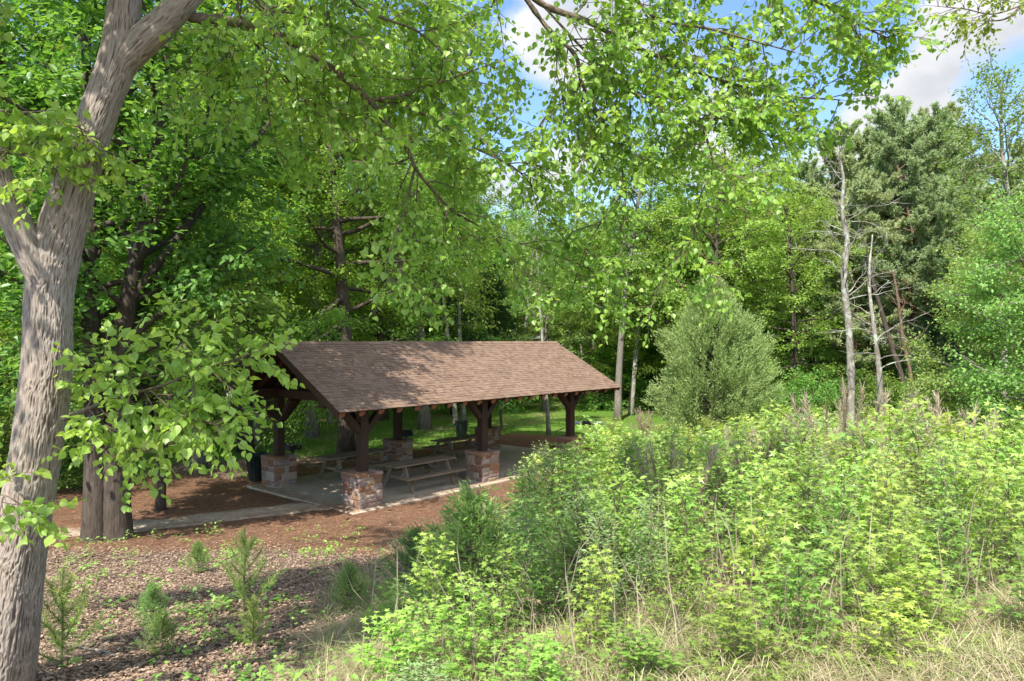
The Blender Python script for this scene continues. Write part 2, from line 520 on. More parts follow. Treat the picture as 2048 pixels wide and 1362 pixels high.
def zones(x, y):
    s, t = to_st(x, y)
    wob = .5 * np.sin(x * 1.1 + .5) + .4 * np.sin(x * .45 + y * .3)
    near = 13.2 - .12 * (x + 6) + wob * .6
    straw = sstep(near - .4, near + .5, y) * (1 - sstep(21.8 + wob, 24 + wob, y - .15 * np.maximum(-x - 9, 0)))
    straw = straw * (1 - sstep(thicket_edge(y) + .6, thicket_edge(y) + 2, x)) * sstep(-15, -12.5, x)
    ds = np.maximum(np.maximum(-.6 - s, s - 11), 0); dt = np.maximum(np.maximum(-.5 - t, t - 4.7), 0); dd = np.hypot(ds, dt)
    straw = np.maximum(straw, 1 - sstep(1.3, 2.4, dd + .3 * wob))
    lit = (1 - sstep(near, near + .8, y)) * (1 - .6 * sstep(0, 2, x - thicket_edge(y)))
    lit = np.maximum(lit, .75 * sstep(22, 24, y) * (1 - sstep(28, 31, y)) * (1 - sstep(2, 5, x)))
    lawn = sstep(26, 29, y + .25 * np.minimum(0, x + 4) * -1 - 1.) * (1 - sstep(70, 85, y))
    lawn = np.maximum(lawn, (1 - sstep(-13.5, -11.5, x)) * sstep(12, 16, y))
    lawn = np.maximum(lawn, sstep(-11, -9.5, -(-x) * -1 * -1) * 0)
    return straw, lit, lawn


xs = dense_axis(-320, 320, -14, 14, .28); ys = dense_axis(-60, 420, 2, 34, .28)
X, Y = np.meshgrid(xs, ys); Z = gz(X, Y)
g = G(); nx, ny = len(xs), len(ys)
i = np.arange(ny - 1)[:, None] * nx; j = np.arange(nx - 1)[None, :]
q = np.stack([i + j, i + j + 1, i + j + 1 + nx, i + j + nx], -1).reshape(-1)
g.arr(np.stack([X, Y, Z], -1).reshape(-1, 3), q, [4] * ((nx - 1) * (ny - 1)))
me = g.mesh('ground', MAT['ground'], True)
for nm, val in zip(('straw', 'litter', 'lawn'), zones(X, Y)):
    a = me.attributes.new(nm, 'FLOAT', 'POINT'); a.data.foreach_set('value', np.asarray(val, np.float32).ravel())
tag(link('ground', me), 'sloping ground of leaf litter, rust pine straw and lawn', 'ground', kind='structure')

# concrete path
path_pts = np.array([[-3.2, 20.6], [-4.7, 19.75], [-5.9, 19.0], [-7.6, 17.75], [-8.95, 16.5], [-10.1, 15.5], [-12.5, 13.9], [-16, 12.0], [-24, 9]])


def spline(P, per=12):
    P = np.asarray(P, float); out = []
    Q = np.vstack([2 * P[0] - P[1], P, 2 * P[-1] - P[-2]])
    for i in range(1, len(Q) - 2):
        for t in np.linspace(0, 1, per, endpoint=False):
            p0, p1, p2, p3 = Q[i - 1], Q[i], Q[i + 1], Q[i + 2]
            out.append(.5 * ((2 * p1) + (-p0 + p2) * t + (2 * p0 - 5 * p1 + 4 * p2 - p3) * t * t + (-p0 + 3 * p1 - 3 * p2 + p3) * t ** 3))
    out.append(P[-1]); return np.array(out)


pp = spline(path_pts[:, :2], 14)
tn = np.gradient(pp, axis=0); tn = unit(tn); nn = np.stack([-tn[:, 1], tn[:, 0]], 1)
V = []; fs = []
offs = np.linspace(-.6, .6, 7)
for k in range(len(pp)):
    for o_ in offs:
        p = pp[k] + nn[k] * (o_ + .04 * math.sin(k * .7))
        V.append([p[0], p[1], gzf(p[0], p[1]) + .035])
    for o_ in (-.63, .63):
        p = pp[k] + nn[k] * (o_ + .04 * math.sin(k * .7)); V.append([p[0], p[1], gzf(p[0], p[1]) - .12])
for k in range(len(pp) - 1):
    a, b = k * 9, k * 9 + 9
    for j in range(6): fs.append((a + j, b + j, b + j + 1, a + j + 1))
    fs.append((a + 7, b + 7, b, a)); fs.append((a + 6, b + 6, b + 8, a + 8))
g = G(); g.add(V, fs)
tag(link('path', g.mesh('path', MAT['concrete'], True)), 'narrow dusty concrete path running from the pavilion slab', 'path', kind='structure')

# ----------------------------------------------------------------- pavilion
pav = empty('picnic_pavilion', (PO[0], PO[1], 0), PA)
tag(pav, 'open picnic pavilion with brown shingle gable roof on stone piers', 'pavilion')
SP, TT = 4.7, 4.17
TM = TT / 2
E_OUT, RID, EAV = 1.03, 4.44, 2.74
SL, SR = -1.45, 11.2
run = TM + E_OUT; rise = RID - EAV; slen = math.hypot(run, rise)
# slab
g = G(); g.box((5.05, TM, -.06), (11.6, 5.4, .24), bev=.02)
tag(link('slab', g.mesh('slab', MAT['concrete']), pav), 'tan concrete slab with stains')


def slope_pt(side, u, s, off=0.):
    """side 0 front, 1 back; u metres up the slope from the eave"""
    y = -E_OUT + u * run / slen; z = EAV + u * rise / slen
    ny, nz = -rise / slen, run / slen
    y += ny * off; z += nz * off
    if side: y = TT - y
    return np.array([s, y, z])


g = G()
for side in (0, 1):
    P = [slope_pt(side, u, s, o_) for o_ in (-.035, 0) for u in (0, slen) for s in (SL, SR)]
    g.add(P, [(0, 1, 3, 2), (4, 6, 7, 5), (0, 4, 5, 1), (0, 2, 6, 4), (1, 5, 7, 3)])
roof = link('roof', g.mesh('roof_deck', MAT['timber']), pav)
g = G(); ex = .132
for side in (0, 1):
    nrow = int(slen / ex)
    for r in range(nrow + 1):
        s = SL - .03 - random.random() * .3
        while s < SR + .03:
            w = random.choice((.1, .14, .17, .2)); a, b = max(s, SL - .03), min(s + w - .003, SR + .03); s += w
            if b - a < .02: continue
            u0 = r * ex - .03 + random.uniform(-.004, .004); u1 = min(u0 + ex * 1.25, slen)
            if u1 - u0 < .02: continue
            h0 = random.choice((.014, .018, .023)); h1 = .008
            P = [slope_pt(side, u0, a, .003), slope_pt(side, u0, b, .003), slope_pt(side, u1, b, .003), slope_pt(side, u1, a, .003),
                 slope_pt(side, u0, a, h0), slope_pt(side, u0, b, h0), slope_pt(side, u1, b, h1), slope_pt(side, u1, a, h1)]
            g.add(P, [(4, 5, 6, 7), (0, 1, 5, 4), (1, 2, 6, 5), (3, 0, 4, 7)])
link('shingles', g.mesh('shingles', MAT['shingles']), roof)
g = G(); s = SL - .02
while s < SR:
    b = min(s + .17, SR + .03)
    for side in (0, 1):
        P = [slope_pt(side, slen - .15, s, .02), slope_pt(side, slen - .15, b + .02, .024), slope_pt(side, slen + .01, b + .02, .034), slope_pt(side, slen + .01, s, .028)]
        g.add(P, [(0, 1, 2, 3)])
    s = b
link('ridge_cap', g.mesh('ridge_cap', MAT['shingles']), roof)
for s in (SL - .02, SR + .02):
    g = G()
    for side in (0, 1):
        g.bar(slope_pt(side, .02, s, -.095), slope_pt(side, slen - .03, s, -.095), .035, .16, bev=.004)
    link('rake_board', g.mesh('rake_board', MAT['timber']), pav)
# round rafters
for side in (0, 1):
    for k in range(21):
        s = -1.3 + k * (12.35 / 20)
        g = G()
        a, b = slope_pt(side, .07, s, -.135), slope_pt(side, slen - .12, s, -.135)
        g.tube([a, a + (b - a) * .5, b], [.098, .1, .1], 14, cap=False)
        r = unit(b - a); u = np.array([1., 0, 0]); v = np.cross(r, u)
        ring = [a + .098 * (math.cos(q_) * u + math.sin(q_) * v) for q_ in np.linspace(0, 2 * math.pi, 14, endpoint=False)]
        g.add(ring, [tuple(range(14))], mat=1)
        link('rafter', g.mesh('rafter', [MAT['timber'], MAT['timber_end']], False), pav)
BZ0, BZ1 = 2.76, 3.06
for y in (0, TT):
    g = G(); g.box((4.75, y, (BZ0 + BZ1) / 2), (12.1, .25, BZ1 - BZ0), bev=.012)
    link('beam', g.mesh('beam', MAT['timber']), pav)
for k in range(3):
    s = k * SP
    g = G(); g.box((s, TM, BZ0 + .13), (.2, TT - .252, .26), bev=.01)
    link('tie_beam', g.mesh('tie_beam', MAT['timber']), pav)
    g = G(); g.box((s, TM, (BZ0 + .262 + RID - .2) / 2), (.18, .2, RID - .2 - BZ0 - .262), bev=.01)
    link('king_post', g.mesh('king_post', MAT['timber']), pav)
g = G(); g.box((4.75, TM, RID - .135), (12.2, .12, .16))
link('ridge_beam', g.mesh('ridge_beam', MAT['timber']), pav)
for s in (-.02, 2 * SP + .02):  # closed board gable at each end truss
    g = G()
    g.add([[s - .012, .3, 3.07], [s - .012, TT - .3, 3.07], [s - .012, TM, 4.1], [s + .012, .3, 3.07], [s + .012, TT - .3, 3.07], [s + .012, TM, 4.1]],
          [(0, 2, 1), (3, 4, 5), (0, 1, 4, 3), (1, 2, 5, 4), (2, 0, 3, 5)])
    link('gable_boards', g.mesh('gable_boards', MAT['timber']), pav)


def pier_mesh():
    g = G(); hw, H = .385, .84
    g.box((0, 0, H / 2 + .02), (2 * hw - .05, 2 * hw - .05, H), mat=1)
    for f in range(4):
        ca, sa = math.cos(f * math.pi / 2), math.sin(f * math.pi / 2)
        R = np.array([[ca, -sa, 0], [sa, ca, 0], [0, 0, 1]])
        half = hw if f % 2 == 0 else hw - .045
        z = .03
        while z < H - .03:
            h = random.uniform(.11, .25)
            if H - z - h < .09: h = H - z
            x = -half
            while x < half - .02:
                w = random.uniform(.14, .42)
                if half - x - w < .11: w = half - x
                # sometimes split the stone in two thin courses
                parts = [(z, h)] if (h < .17 or random.random() < .65) else [(z, h * .5), (z + h * .5, h * .5)]
                for (z0, hh) in parts:
                    x0, x1, a0, a1 = x + .007, x + w - .007, z0 + .007, z0 + hh - .007
                    out = hw + random.uniform(-.012, .014); bv = .012
                    nxn, nzn = 4, 4; V = []
                    for bi_ in range(nzn + 1):
                        for ai in range(nxn + 1):
                            u, v = ai / nxn, bi_ / nzn
                            uu = x0 + (x1 - x0) * u + random.uniform(-.004, .004); vv = a0 + (a1 - a0) * v + random.uniform(-.004, .004)
                            ed = ai in (0, nxn) or bi_ in (0, nzn)
                            V.append([uu, -(out - (bv if ed else 0) + random.uniform(-.006, .006)), vv])
                    fs = []
                    for bi_ in range(nzn):
                        for ai in range(nxn):
                            q = bi_ * (nxn + 1) + ai; fs.append((q, q + 1, q + nxn + 2, q + nxn + 1))
                    b0 = len(V)
                    for (u, v) in ((x0, a0), (x1, a0), (x1, a1), (x0, a1)): V.append([u, -(hw - .045), v])
                    c = [0, nxn, (nxn + 1) * (nzn + 1) - 1, (nxn + 1) * nzn]
                    bot = list(range(0, nxn + 1)); rt = [nxn + k * (nxn + 1) for k in range(nzn + 1)]
                    tp = [(nxn + 1) * nzn + k for k in range(nxn, -1, -1)]; lf = [k * (nxn + 1) for k in range(nzn, -1, -1)]
                    for side_, (p, q) in zip((bot, rt, tp, lf), ((b0, b0 + 1), (b0 + 1, b0 + 2), (b0 + 2, b0 + 3), (b0 + 3, b0))):
                        fs.append(tuple(side_[::-1] + [p, q]))
                    g.add(np.array(V) @ R.T, fs)
                x += w
            z += h
    return g


def cap_mesh():
    g = G()
    xs_ = [-.41, random.uniform(-.15, -.05), .13, .41]; 
    for a in range(3):
        ym = random.uniform(-.15, .15)
        for (y0, y1) in ((-.41, ym), (ym, .41)):
            x0, x1 = xs_[a], xs_[a + 1]
            h = random.uniform(.085, .105)
            g.box(((x0 + x1) / 2 + random.uniform(-.01, .01), (y0 + y1) / 2, .84 + h / 2), (x1 - x0 - .012, y1 - y0 - .012, h), bev=.016)
    g.box((0, 0, .87), (.76, .76, .06), mat=1)
    return g


for k in range(3):
    for y in (0, TT):
        s = k * SP
        pr = link('stone_pier', pier_mesh().mesh('stone_pier', [MAT['stone'], MAT['mortar']]), pav, (s, y, .04))
        link('cap', cap_mesh().mesh('pier_cap', [MAT['stone'], MAT['mortar']]), pr)
        g = G(); g.box((0, 0, 0), (.25, .25, BZ0 - .93), bev=.015)
        link('post', g.mesh('post', MAT['timber']), pav, (s, y, (BZ0 + .96) / 2 - .015))
        for dx in (-1, 1):
            g = G(); g.bar((s + dx * .11, y, 2.05), (s + dx * .72, y, 2.72), .19, .17, bev=.01)
            link('brace', g.mesh('brace', MAT['timber']), pav)
        dy = 1 if y == 0 else -1
        g = G(); g.bar((s, y + dy * .11, 2.05), (s, y + dy * .72, 2.72), .17, .15, bev=.01)
        link('brace', g.mesh('brace', MAT['timber']), pav)


# ----------------------------------------------------------------- picnic tables
def picnic_table(L=2.4):
    r = empty('picnic_table', (0, 0, 0))
    g = G()
    for k in range(5):
        g.box((0, -.3 + k * .15, .755 + random.uniform(-.003, .003)), (L + random.uniform(-.02, .02), .142, .04), bev=.006)
    link('tabletop', g.mesh('tabletop', MAT['table_wood']), r)
    for sy in (-1, 1):
        g = G()
        for k in range(2):
            g.box((0, sy * (.62 + k * .15), .445), (L, .142, .04), bev=.006)
        link('bench_seat', g.mesh('bench_seat', MAT['table_wood']), r)
    for sx in (-1, 1):
        for sy in (-1, 1):
            g = G(); g.bar((sx * (L / 2 - .36), sy * .27, .735), (sx * (L / 2 - .36), sy * .66, .0), .04, .14, bev=.005)
            link('leg', g.mesh('leg', MAT['table_wood']), r)
        g = G(); g.box((sx * (L / 2 - .36) + .043, 0, .375), (.04, 1.52, .095), bev=.005)
        g.box((sx * (L / 2 - .36) + .043, 0, .69), (.04, .68, .085), bev=.005)
        link('crossbar', g.mesh('crossbar', MAT['table_wood']), r)
        g = G(); g.tube([(sx * (L / 2 - .42), 0, .36), (sx * .22, 0, .73)], .018, 8)
        link('stay', g.mesh('stay', MAT['galv']), r)
    return r


def st_world(s, t, z=0.):
    p = PO + PS * s + PT * t
    return (p[0], p[1], z)


tb = picnic_table()
tb.location = st_world(2.67, .72, .062); tb.rotation_euler.z = PA
tag(tb, 'weathered wooden picnic table between the two nearest stone piers', 'picnic table', 'picnic tables under the pavilion')
for (s, t, dz, lab) in ((2.25, 3.45, .03, 'wooden picnic table in deep shade behind the nearest stone pier'),
                        (7.15, 3.45, -.02, 'wooden picnic table at the far end of the slab near the black round bin')):
    c = copy_tree(tb); c.location = st_world(s, t, .062); c.rotation_euler.z = PA + dz; c['label'] = lab
c = copy_tree(tb); c.location = (wx(530, 40), 40, gzf(wx(530, 40), 40)); c.rotation_euler.z = .1
c['label'] = 'small distant picnic table out on the shaded lawn among trunks'; c['group'] = 'picnic tables on the lawn'

# ----------------------------------------------------------------- bins and grills
b = empty('litter_bin', (wx(517, 23.0), 23.0, gzf(wx(517, 23), 23)), .55)
tag(b, 'dark ribbed square bin leaning beside the rear stone pier', 'bin')
g = G(); w0, w1, h = .24, .29, .82
for (w_in, m_) in ((0, 0),):
    V = [[sx * w0, sy * w0, .02] for sx, sy in ((-1, -1), (1, -1), (1, 1), (-1, 1))] + [[sx * w1, sy * w1, h] for sx, sy in ((-1, -1), (1, -1), (1, 1), (-1, 1))]
    V += [[sx * (w1 - .03), sy * (w1 - .03), h] for sx, sy in ((-1, -1), (1, -1), (1, 1), (-1, 1))] + [[sx * (w0 - .03), sy * (w0 - .03), .08] for sx, sy in ((-1, -1), (1, -1), (1, 1), (-1, 1))]
    g.add(V, [(3, 2, 1, 0), (0, 1, 5, 4), (1, 2, 6, 5), (2, 3, 7, 6), (3, 0, 4, 7), (4, 5, 9, 8), (5, 6, 10, 9), (6, 7, 11, 10), (7, 4, 8, 11), (8, 9, 13, 12), (9, 10, 14, 13), (10, 11, 15, 14), (11, 8, 12, 15), (12, 13, 14, 15)])
for f in range(4):
    a = f * math.pi / 2; R = np.array([[math.cos(a), -math.sin(a), 0], [math.sin(a), math.cos(a), 0], [0, 0, 1]])
    for k in (-.15, -.05, .05, .15):
        p0 = R @ np.array([k, -w0 - .006, .05]); p1 = R @ np.array([k * 1.15, -w1 - .006, h - .06])
        g.bar(p0, p1, .03, .02)
body = link('bin_body', g.mesh('bin_body', MAT['black_plastic']), b)
g = G()
for f in range(4):
    a = f * math.pi / 2; R = np.array([[math.cos(a), -math.sin(a), 0], [math.sin(a), math.cos(a), 0], [0, 0, 1]])
    g.bar(R @ np.array([-w1 - .02, -w1 - .012, h + .012]), R @ np.array([w1 - .01, -w1 - .012, h + .012]), .05, .05)
link('rim', g.mesh('bin_rim', MAT['black_plastic']), b)
b.rotation_euler = (0, math.radians(-4), .55)

b = empty('round_bin', (wx(923, 32.4), 32.4, gzf(wx(923, 32.4), 32.4)))
tag(b, 'round black bin standing on the lawn behind the far slab edge', 'bin')
g = G(); g.tube([(0, 0, .02), (0, 0, .3), (0, 0, .68)], [.23, .25, .28], 24, cap=False)
g.tube([(0, 0, .68), (0, 0, .3), (0, 0, .06)], [.255, .23, .21], 24, cap=True)
link('bin_body', g.mesh('round_bin_body', MAT['black_plastic'], True), b)
g = G(); a = np.linspace(0, 2 * math.pi, 33); g.tube(np.stack([.285 * np.cos(a), .285 * np.sin(a), np.full(33, .69)], 1), .022, 8, cap=False)
link('rim', g.mesh('round_bin_rim', MAT['black_plastic'], True), b)
for sgn in (-1, 1):
    g = G(); g.tube([(sgn * .27, -.06, .55), (sgn * .33, -.05, .57), (sgn * .33, .05, .57), (sgn * .27, .06, .55)], .014, 8)
    link('handle', g.mesh('round_bin_handle', MAT['black_plastic'], True), b)


def grill(loc, rz, lab, grp='pedestal grills'):
    b = empty('pedestal_grill', loc, rz); tag(b, lab, 'grill', grp)
    g = G(); g.tube([(0, 0, -.1), (0, 0, .66)], .045, 12)
    link('post', g.mesh('grill_post', MAT['black_iron'], False), b)
    g = G(); g.box((0, 0, .67), (.46, .38, .02))
    for (c, s_) in (((-.235, 0, .77), (.012, .38, .21)), ((.235, 0, .77), (.012, .38, .21)), ((0, .185, .77), (.482, .012, .21)), ((0, -.185, .72), (.458, .012, .1))): g.box(c, s_)
    link('firebox', g.mesh('grill_firebox', MAT['black_iron']), b)
    g = G()
    for k in range(13): g.tube([(-.2 + k * .033, -.2, .84), (-.2 + k * .033, .175, .84)], .007, 6)
    g.tube([(-.22, -.2, .84), (.22, -.2, .84)], .009, 6); g.tube([(-.22, .17, .84), (.22, .17, .84)], .009, 6)
    link('grate', g.mesh('grill_grate', MAT['black_iron']), b)
    for sg in (-.2, .2):
        g = G(); g.tube([(sg, -.2, .84), (sg, -.3, .85)], .012, 8)
        link('handle', g.mesh('grill_handle', MAT['galv']), b)
    return b


grill((wx(812, 28.2), 28.2, gzf(wx(812, 28.2), 28.2) + .05), .3, 'black pedestal grill rising behind the middle rear stone pier')
grill((wx(585, 25.2), 25.2, gzf(wx(585, 25.2), 25.2)), .9, 'black pedestal grill half hidden behind the dark square bin pier')
b = empty('grill_table', (wx(1173, 30.2), 30.2, gzf(wx(1173, 30.2), 30.2)), -.05)
tag(b, 'pale grey topped cooking table with dark firebox beyond the thicket', 'grill table')
g = G()
for sg in (-1, 1):
    g.box((sg * .42, 0, .80), (.46, .6, .05), bev=.01)
link('shelf', g.mesh('grill_shelf', MAT['pale_top']), b)
g = G(); g.box((0, 0, .74), (.34, .56, .22), bev=.012); g.box((0, 0, .858), (.28, .5, .012))
link('firebox', g.mesh('grill_table_firebox', MAT['black_iron']), b)
for sx in (-.55, .55):
    g = G(); g.box((sx, 0, .385), (.1, .5, .77), bev=.01)
    link('leg', g.mesh('grill_table_leg', MAT['black_iron']), b)


# ----------------------------------------------------------------- plant generators
def curve(p0, d, L, n, r, up=0., wob=.12):
    p = np.array(p0, float); d = unit(d); out = [p.copy()]
    for k in range(n - 1):
        d = unit(d + r.normal(0, wob, 3) + np.array([0, 0, up])); p = p + d * L / (n - 1); out.append(p.copy())
    return np.array(out)


def at_len(pts, u):
    k = min(int(u * (len(pts) - 1)), len(pts) - 2); f = u * (len(pts) - 1) - k
    return pts[k] * (1 - f) + pts[k + 1] * f, unit(pts[k + 1] - pts[k])


def spray(gl, nodes, dirs, r, tm, per, leaf, spread=(.16, .16, .08), droop=.25, flat=.6, wid=1., tint=None):
    nodes = np.repeat(nodes, per, 0); dirs = np.repeat(dirs, per, 0); n = len(nodes)
    pos = nodes + r.normal(0, 1, (n, 3)) * np.array(spread)
    d = unit(dirs * .7 + r.normal(0, .7, (n, 3)) * np.array([1, 1, .5]) - np.array([0, 0, droop]))
    nr = unit(np.array([0, 0, 1.]) + r.normal(0, flat, (n, 3)))
    gl.leaves(tm, pos, d, nr, leaf * r.uniform(.7, 1.3, n), 0. if tint is None else tint, wid=wid)


def broadleaf(seed, H=16., cb=.25, R=4.5, nl=26, leaf=.15, per=9, tm=KITE, r0=None, trunk=None, lean=.02, prof=.8, spread=(.17, .17, .08), elev=(.1, .9), flat=.6, droop=.25, sub=2.3, zmin=-9., rp=None, wid=1.):
    r = np.random.default_rng(seed); gw, gl = G(), G()
    r0 = r0 or H * .014
    if trunk is None:
        tp = curve((0, 0, -.3), (r.normal(0, lean), r.normal(0, lean), 1), H * .97 + .3, 16, r, .03, .035)
    else:
        tp = spline(np.asarray(trunk, float), 5)
    u = np.linspace(0, 1, len(tp)); tr = r0 * (1 - u) ** .8 + .02 + r0 * .5 * np.exp(-u * 30)
    gw.tube(tp, tr, 12)
    nodes, dirs = [], []
    for k in range(nl):
        v = (k + r.random()) / nl; uu = cb + (1 - cb) * v * .985
        p, td = at_len(tp, uu)
        L = R * (max(.18, math.sin(math.pi * (.16 + .82 * v)) ** prof) if rp is None else np.interp(v, *rp)) * r.uniform(.75, 1.15)
        az = k * 2.4 + r.normal(0, .35); el = elev[0] + (elev[1] - elev[0]) * v + r.normal(0, .12)
        d = np.array([math.cos(az) * math.cos(el), math.sin(az) * math.cos(el), math.sin(el)])
        lp = curve(p, d, L, 9, r, .02 - .05 * (1 - v) + (.06 if zmin > 0 else 0), .13)
        rr = np.interp(uu, u, tr)
        if lp[-1][2] > zmin + .4: gw.tube(lp, np.linspace(min(rr * .5, .02 + L * .016), .012, 9), 6, cap=False)
        else: continue
        for j in range(int(L * sub) + 2):
            t = r.uniform(.22, 1.); q, ld = at_len(lp, min(t, .999))
            side = np.cross(ld, UP) * r.choice((-1, 1))
            d2 = unit(ld * r.uniform(.3, 1.) + side * r.uniform(.3, 1.1) + np.array([0, 0, r.normal(.05, .25)]))
            L2 = (.42 * L * (1.15 - .7 * t) + .35) * r.uniform(.6, 1.2)
            bp = curve(q, d2, L2, 5, r, -.03, .18)
            if bp[-1][2] < zmin: continue
            gw.tube(bp, np.linspace(.014, .006, 5), 3, cap=False)
            m_ = max(3, int(L2 / .17))
            for t2 in np.linspace(.15, 1, m_):
                a, b_ = at_len(bp, min(t2, .999))
                if a[2] > zmin + .5 * r.random(): nodes.append(a); dirs.append(b_)
    spray(gl, np.array(nodes), np.array(dirs), r, tm, per, leaf, spread, droop, flat, wid)
    return gw, gl


def pine(seed, H=15., cb=.45, R=2.8, nl=46):
    r = np.random.default_rng(seed); gw, gl = G(), G()
    tp = curve((0, 0, -.3), (r.normal(0, .04), r.normal(0, .04), 1), H + .3, 16, r, .03, .04)
    u = np.linspace(0, 1, 16); tr = .17 * (1 - u) ** .8 + .02
    gw.tube(tp, tr, 10); P, D, NR = [], [], []
    for k in range(14):   # dead lower limbs
        p, td = at_len(tp, r.uniform(.15, cb)); az = r.uniform(0, 6.28)
        gw.tube(curve(p, (math.cos(az), math.sin(az), -.05), r.uniform(.6, 1.8), 6, r, -.03, .15), np.linspace(.022, .006, 6), 4, cap=False)
    for k in range(nl):
        v = (k + r.random()) / nl; p, td = at_len(tp, min(cb + (1 - cb) * v, .995))
        L = R * (1.04 - v) ** .5 * r.uniform(.6, 1.15) + .35; az = k * 2.4 + r.normal(0, .4); el = .05 + .6 * v
        lp = curve(p, (math.cos(az) * math.cos(el), math.sin(az) * math.cos(el), math.sin(el)), L, 8, r, .05, .14)
        gw.tube(lp, np.linspace(.035, .01, 8), 5, cap=False)
        for j in range(int(L * 8) + 4):
            q, ld = at_len(lp, min(r.uniform(.25, 1.), .999))
            side = np.cross(ld, UP) * r.choice((-1, 1))
            bp = curve(q, ld * .6 + side * r.uniform(.2, 1.) + UP * r.uniform(0, .5), r.uniform(.3, .75), 4, r, .06, .15)
            gw.tube(bp, .008, 3, cap=False)
            for t2 in (.3, .5, .7, .85, .99):
                a, b_ = at_len(bp, t2)
                m_ = 16
                P.append(np.repeat(a[None], m_, 0)); D.append(unit(b_ * .8 + r.normal(0, .65, (m_, 3)) + UP * .2)); NR.append(r.normal(0, 1, (m_, 3)))
    P, D, NR = map(np.concatenate, (P, D, NR))
    gl.leaves(NEEDLE, P, D, NR, .19 * r.uniform(.7, 1.25, len(P)), wid=2.4)
    return gw, gl


def cedar(seed, H=6., R=2.4, ns=1300, per=26, leaf=.11, prof=None, r0=.12, spl=.5, wid=1., upb=.45, inner=.35):
    """feathery juniper: sprays growing out and up through an egg shaped crown"""
    r = np.random.default_rng(seed); gw, gl = G(), G()
    tp = curve((0, 0, -.2), (0, 0, 1), H * .95 + .2, 9, r, .05, .04); gw.tube(tp, np.linspace(r0, .015, 9), 9)
    prof = prof or [(0, .45), (.12, .8), (.35, 1.), (.6, .82), (.8, .5), (1, .06)]
    pk, pv = zip(*prof); P, D, NR = [], [], []
    # lumpy outline from a handful of azimuth harmonics
    ph = r.uniform(0, 6.28, 6)
    for k in range(ns):
        v = r.random() ** .85; az = r.uniform(0, 6.28)
        lump = 1 + .15 * math.sin(3 * az + ph[0] + 5 * v) + .13 * math.sin(5 * az + ph[1] - 9 * v) + .10 * math.sin(9 * v * 2 + ph[2] + 2 * az)
        rad = R * np.interp(v, pk, pv) * lump * (inner + (1 - inner) * r.random() ** .45)
        p = np.array([math.cos(az) * rad, math.sin(az) * rad, H * (.04 + .94 * v)])
        d0 = unit(np.array([math.cos(az), math.sin(az), upb + .9 * v + r.normal(0, .25)]))
        L = spl * r.uniform(.6, 1.3)
        bp = curve(p - d0 * L * .5, d0, L, 4, r, .08, .15)
        if k % 4 == 0:
            c = np.interp(p[2] - .4 * rad, tp[:, 2], np.arange(9)); b0, _ = at_len(tp, float(np.clip(c / 8, 0, .99)))
            gw.tube([b0, (b0 + bp[0]) / 2 + [0, 0, -.05 * rad], bp[0], bp[-1]], [.02, .013, .009, .004], 4, cap=False)
        t = r.random(per); a = bp[0] + (bp[-1] - bp[0]) * t[:, None] + r.normal(0, .035, (per, 3)) * spl / .5
        P.append(a); D.append(unit(d0 + r.normal(0, .40, (per, 3)))); NR.append(r.normal(0, 1, (per, 3)))
    P, D, NR = map(np.concatenate, (P, D, NR))
    gl.leaves(SLIM, P, D, NR, leaf * r.uniform(.6, 1.3, len(P)), wid=wid)
    return gw, gl


def sweetgum(seed, H=2., nb=16, leaf=.10, tm=STAR, dens=.07):
    r = np.random.default_rng(seed); gw, gl = G(), G()
    tp = curve((0, 0, -.1), (r.normal(0, .06), r.normal(0, .06), 1), H + .1, 10, r, .03, .05)
    gw.tube(tp, np.linspace(.006 + H * .005, .004, 10), 6, cap=False)
    P, D, NR, T, S = [], [], [], [], []

    def leaf_at(p, td, az, top, sz):
        out = np.array([math.cos(az), math.sin(az), 0])
        d = unit(out * 1. + td * .35 + np.array([0, 0, r.normal(-.15, .3)]))
        P.append(p + d * .05); D.append(d); NR.append(unit(np.array([0, 0, 1.]) + out * .35 + r.normal(0, .35, 3))); T.append(top); S.append(sz)
    for k in range(nb):
        v = (k + .5) / nb; p, td = at_len(tp, .15 + .8 * v); az = k * 2.4 + r.normal(0, .4)
        L = H * .27 * (1.1 - .75 * v) * r.uniform(.7, 1.25) + .08
        el = .45 + .4 * v
        bp = curve(p, (math.cos(az) * math.cos(el), math.sin(az) * math.cos(el), math.sin(el)), L, 5, r, .05, .12)
        gw.tube(bp, np.linspace(.006, .003, 5), 4, cap=False)
        m_ = max(3, int(L / dens))
        for q, t in enumerate(np.linspace(.2, 1, m_)):
            a, b_ = at_len(bp, min(t, .999)); leaf_at(a, b_, q * 2.4 + r.random(), np.clip(.15 + .55 * v * t + r.normal(0, .15), 0, 1), leaf * r.uniform(.65, 1.2) * (1 - .25 * (t > .85)))
        for e in range(3):
            a, b_ = at_len(bp, .999); leaf_at(a, b_, r.uniform(0, 6.28), np.clip(.3 + .6 * v, 0, 1), leaf * r.uniform(.5, .9))
    for k in range(8):
        p, td = at_len(tp, .8 + .199 * k / 8); leaf_at(p, td, k * 2.4, .9, leaf * r.uniform(.5, .85))
    n = len(P)
    gl.leaves(tm, np.array(P), np.array(D), np.array(NR), np.array(S), np.array(T))
    return gw, gl


def tree_obj(name, pair, wood, leafm, loc, rz=0., sc=1., label=None, cat='tree', group=None, crown='crown', trunk='trunk'):
    gw, gl = pair
    o = empty(name, loc, rz, sc)
    link(trunk, gw.mesh(name + '_' + trunk, MAT[wood], True), o)
    link(crown, gl.mesh(name + '_' + crown, MAT[leafm]), o)
    tag(o, label, cat, group)
    return o


PROTO = {}


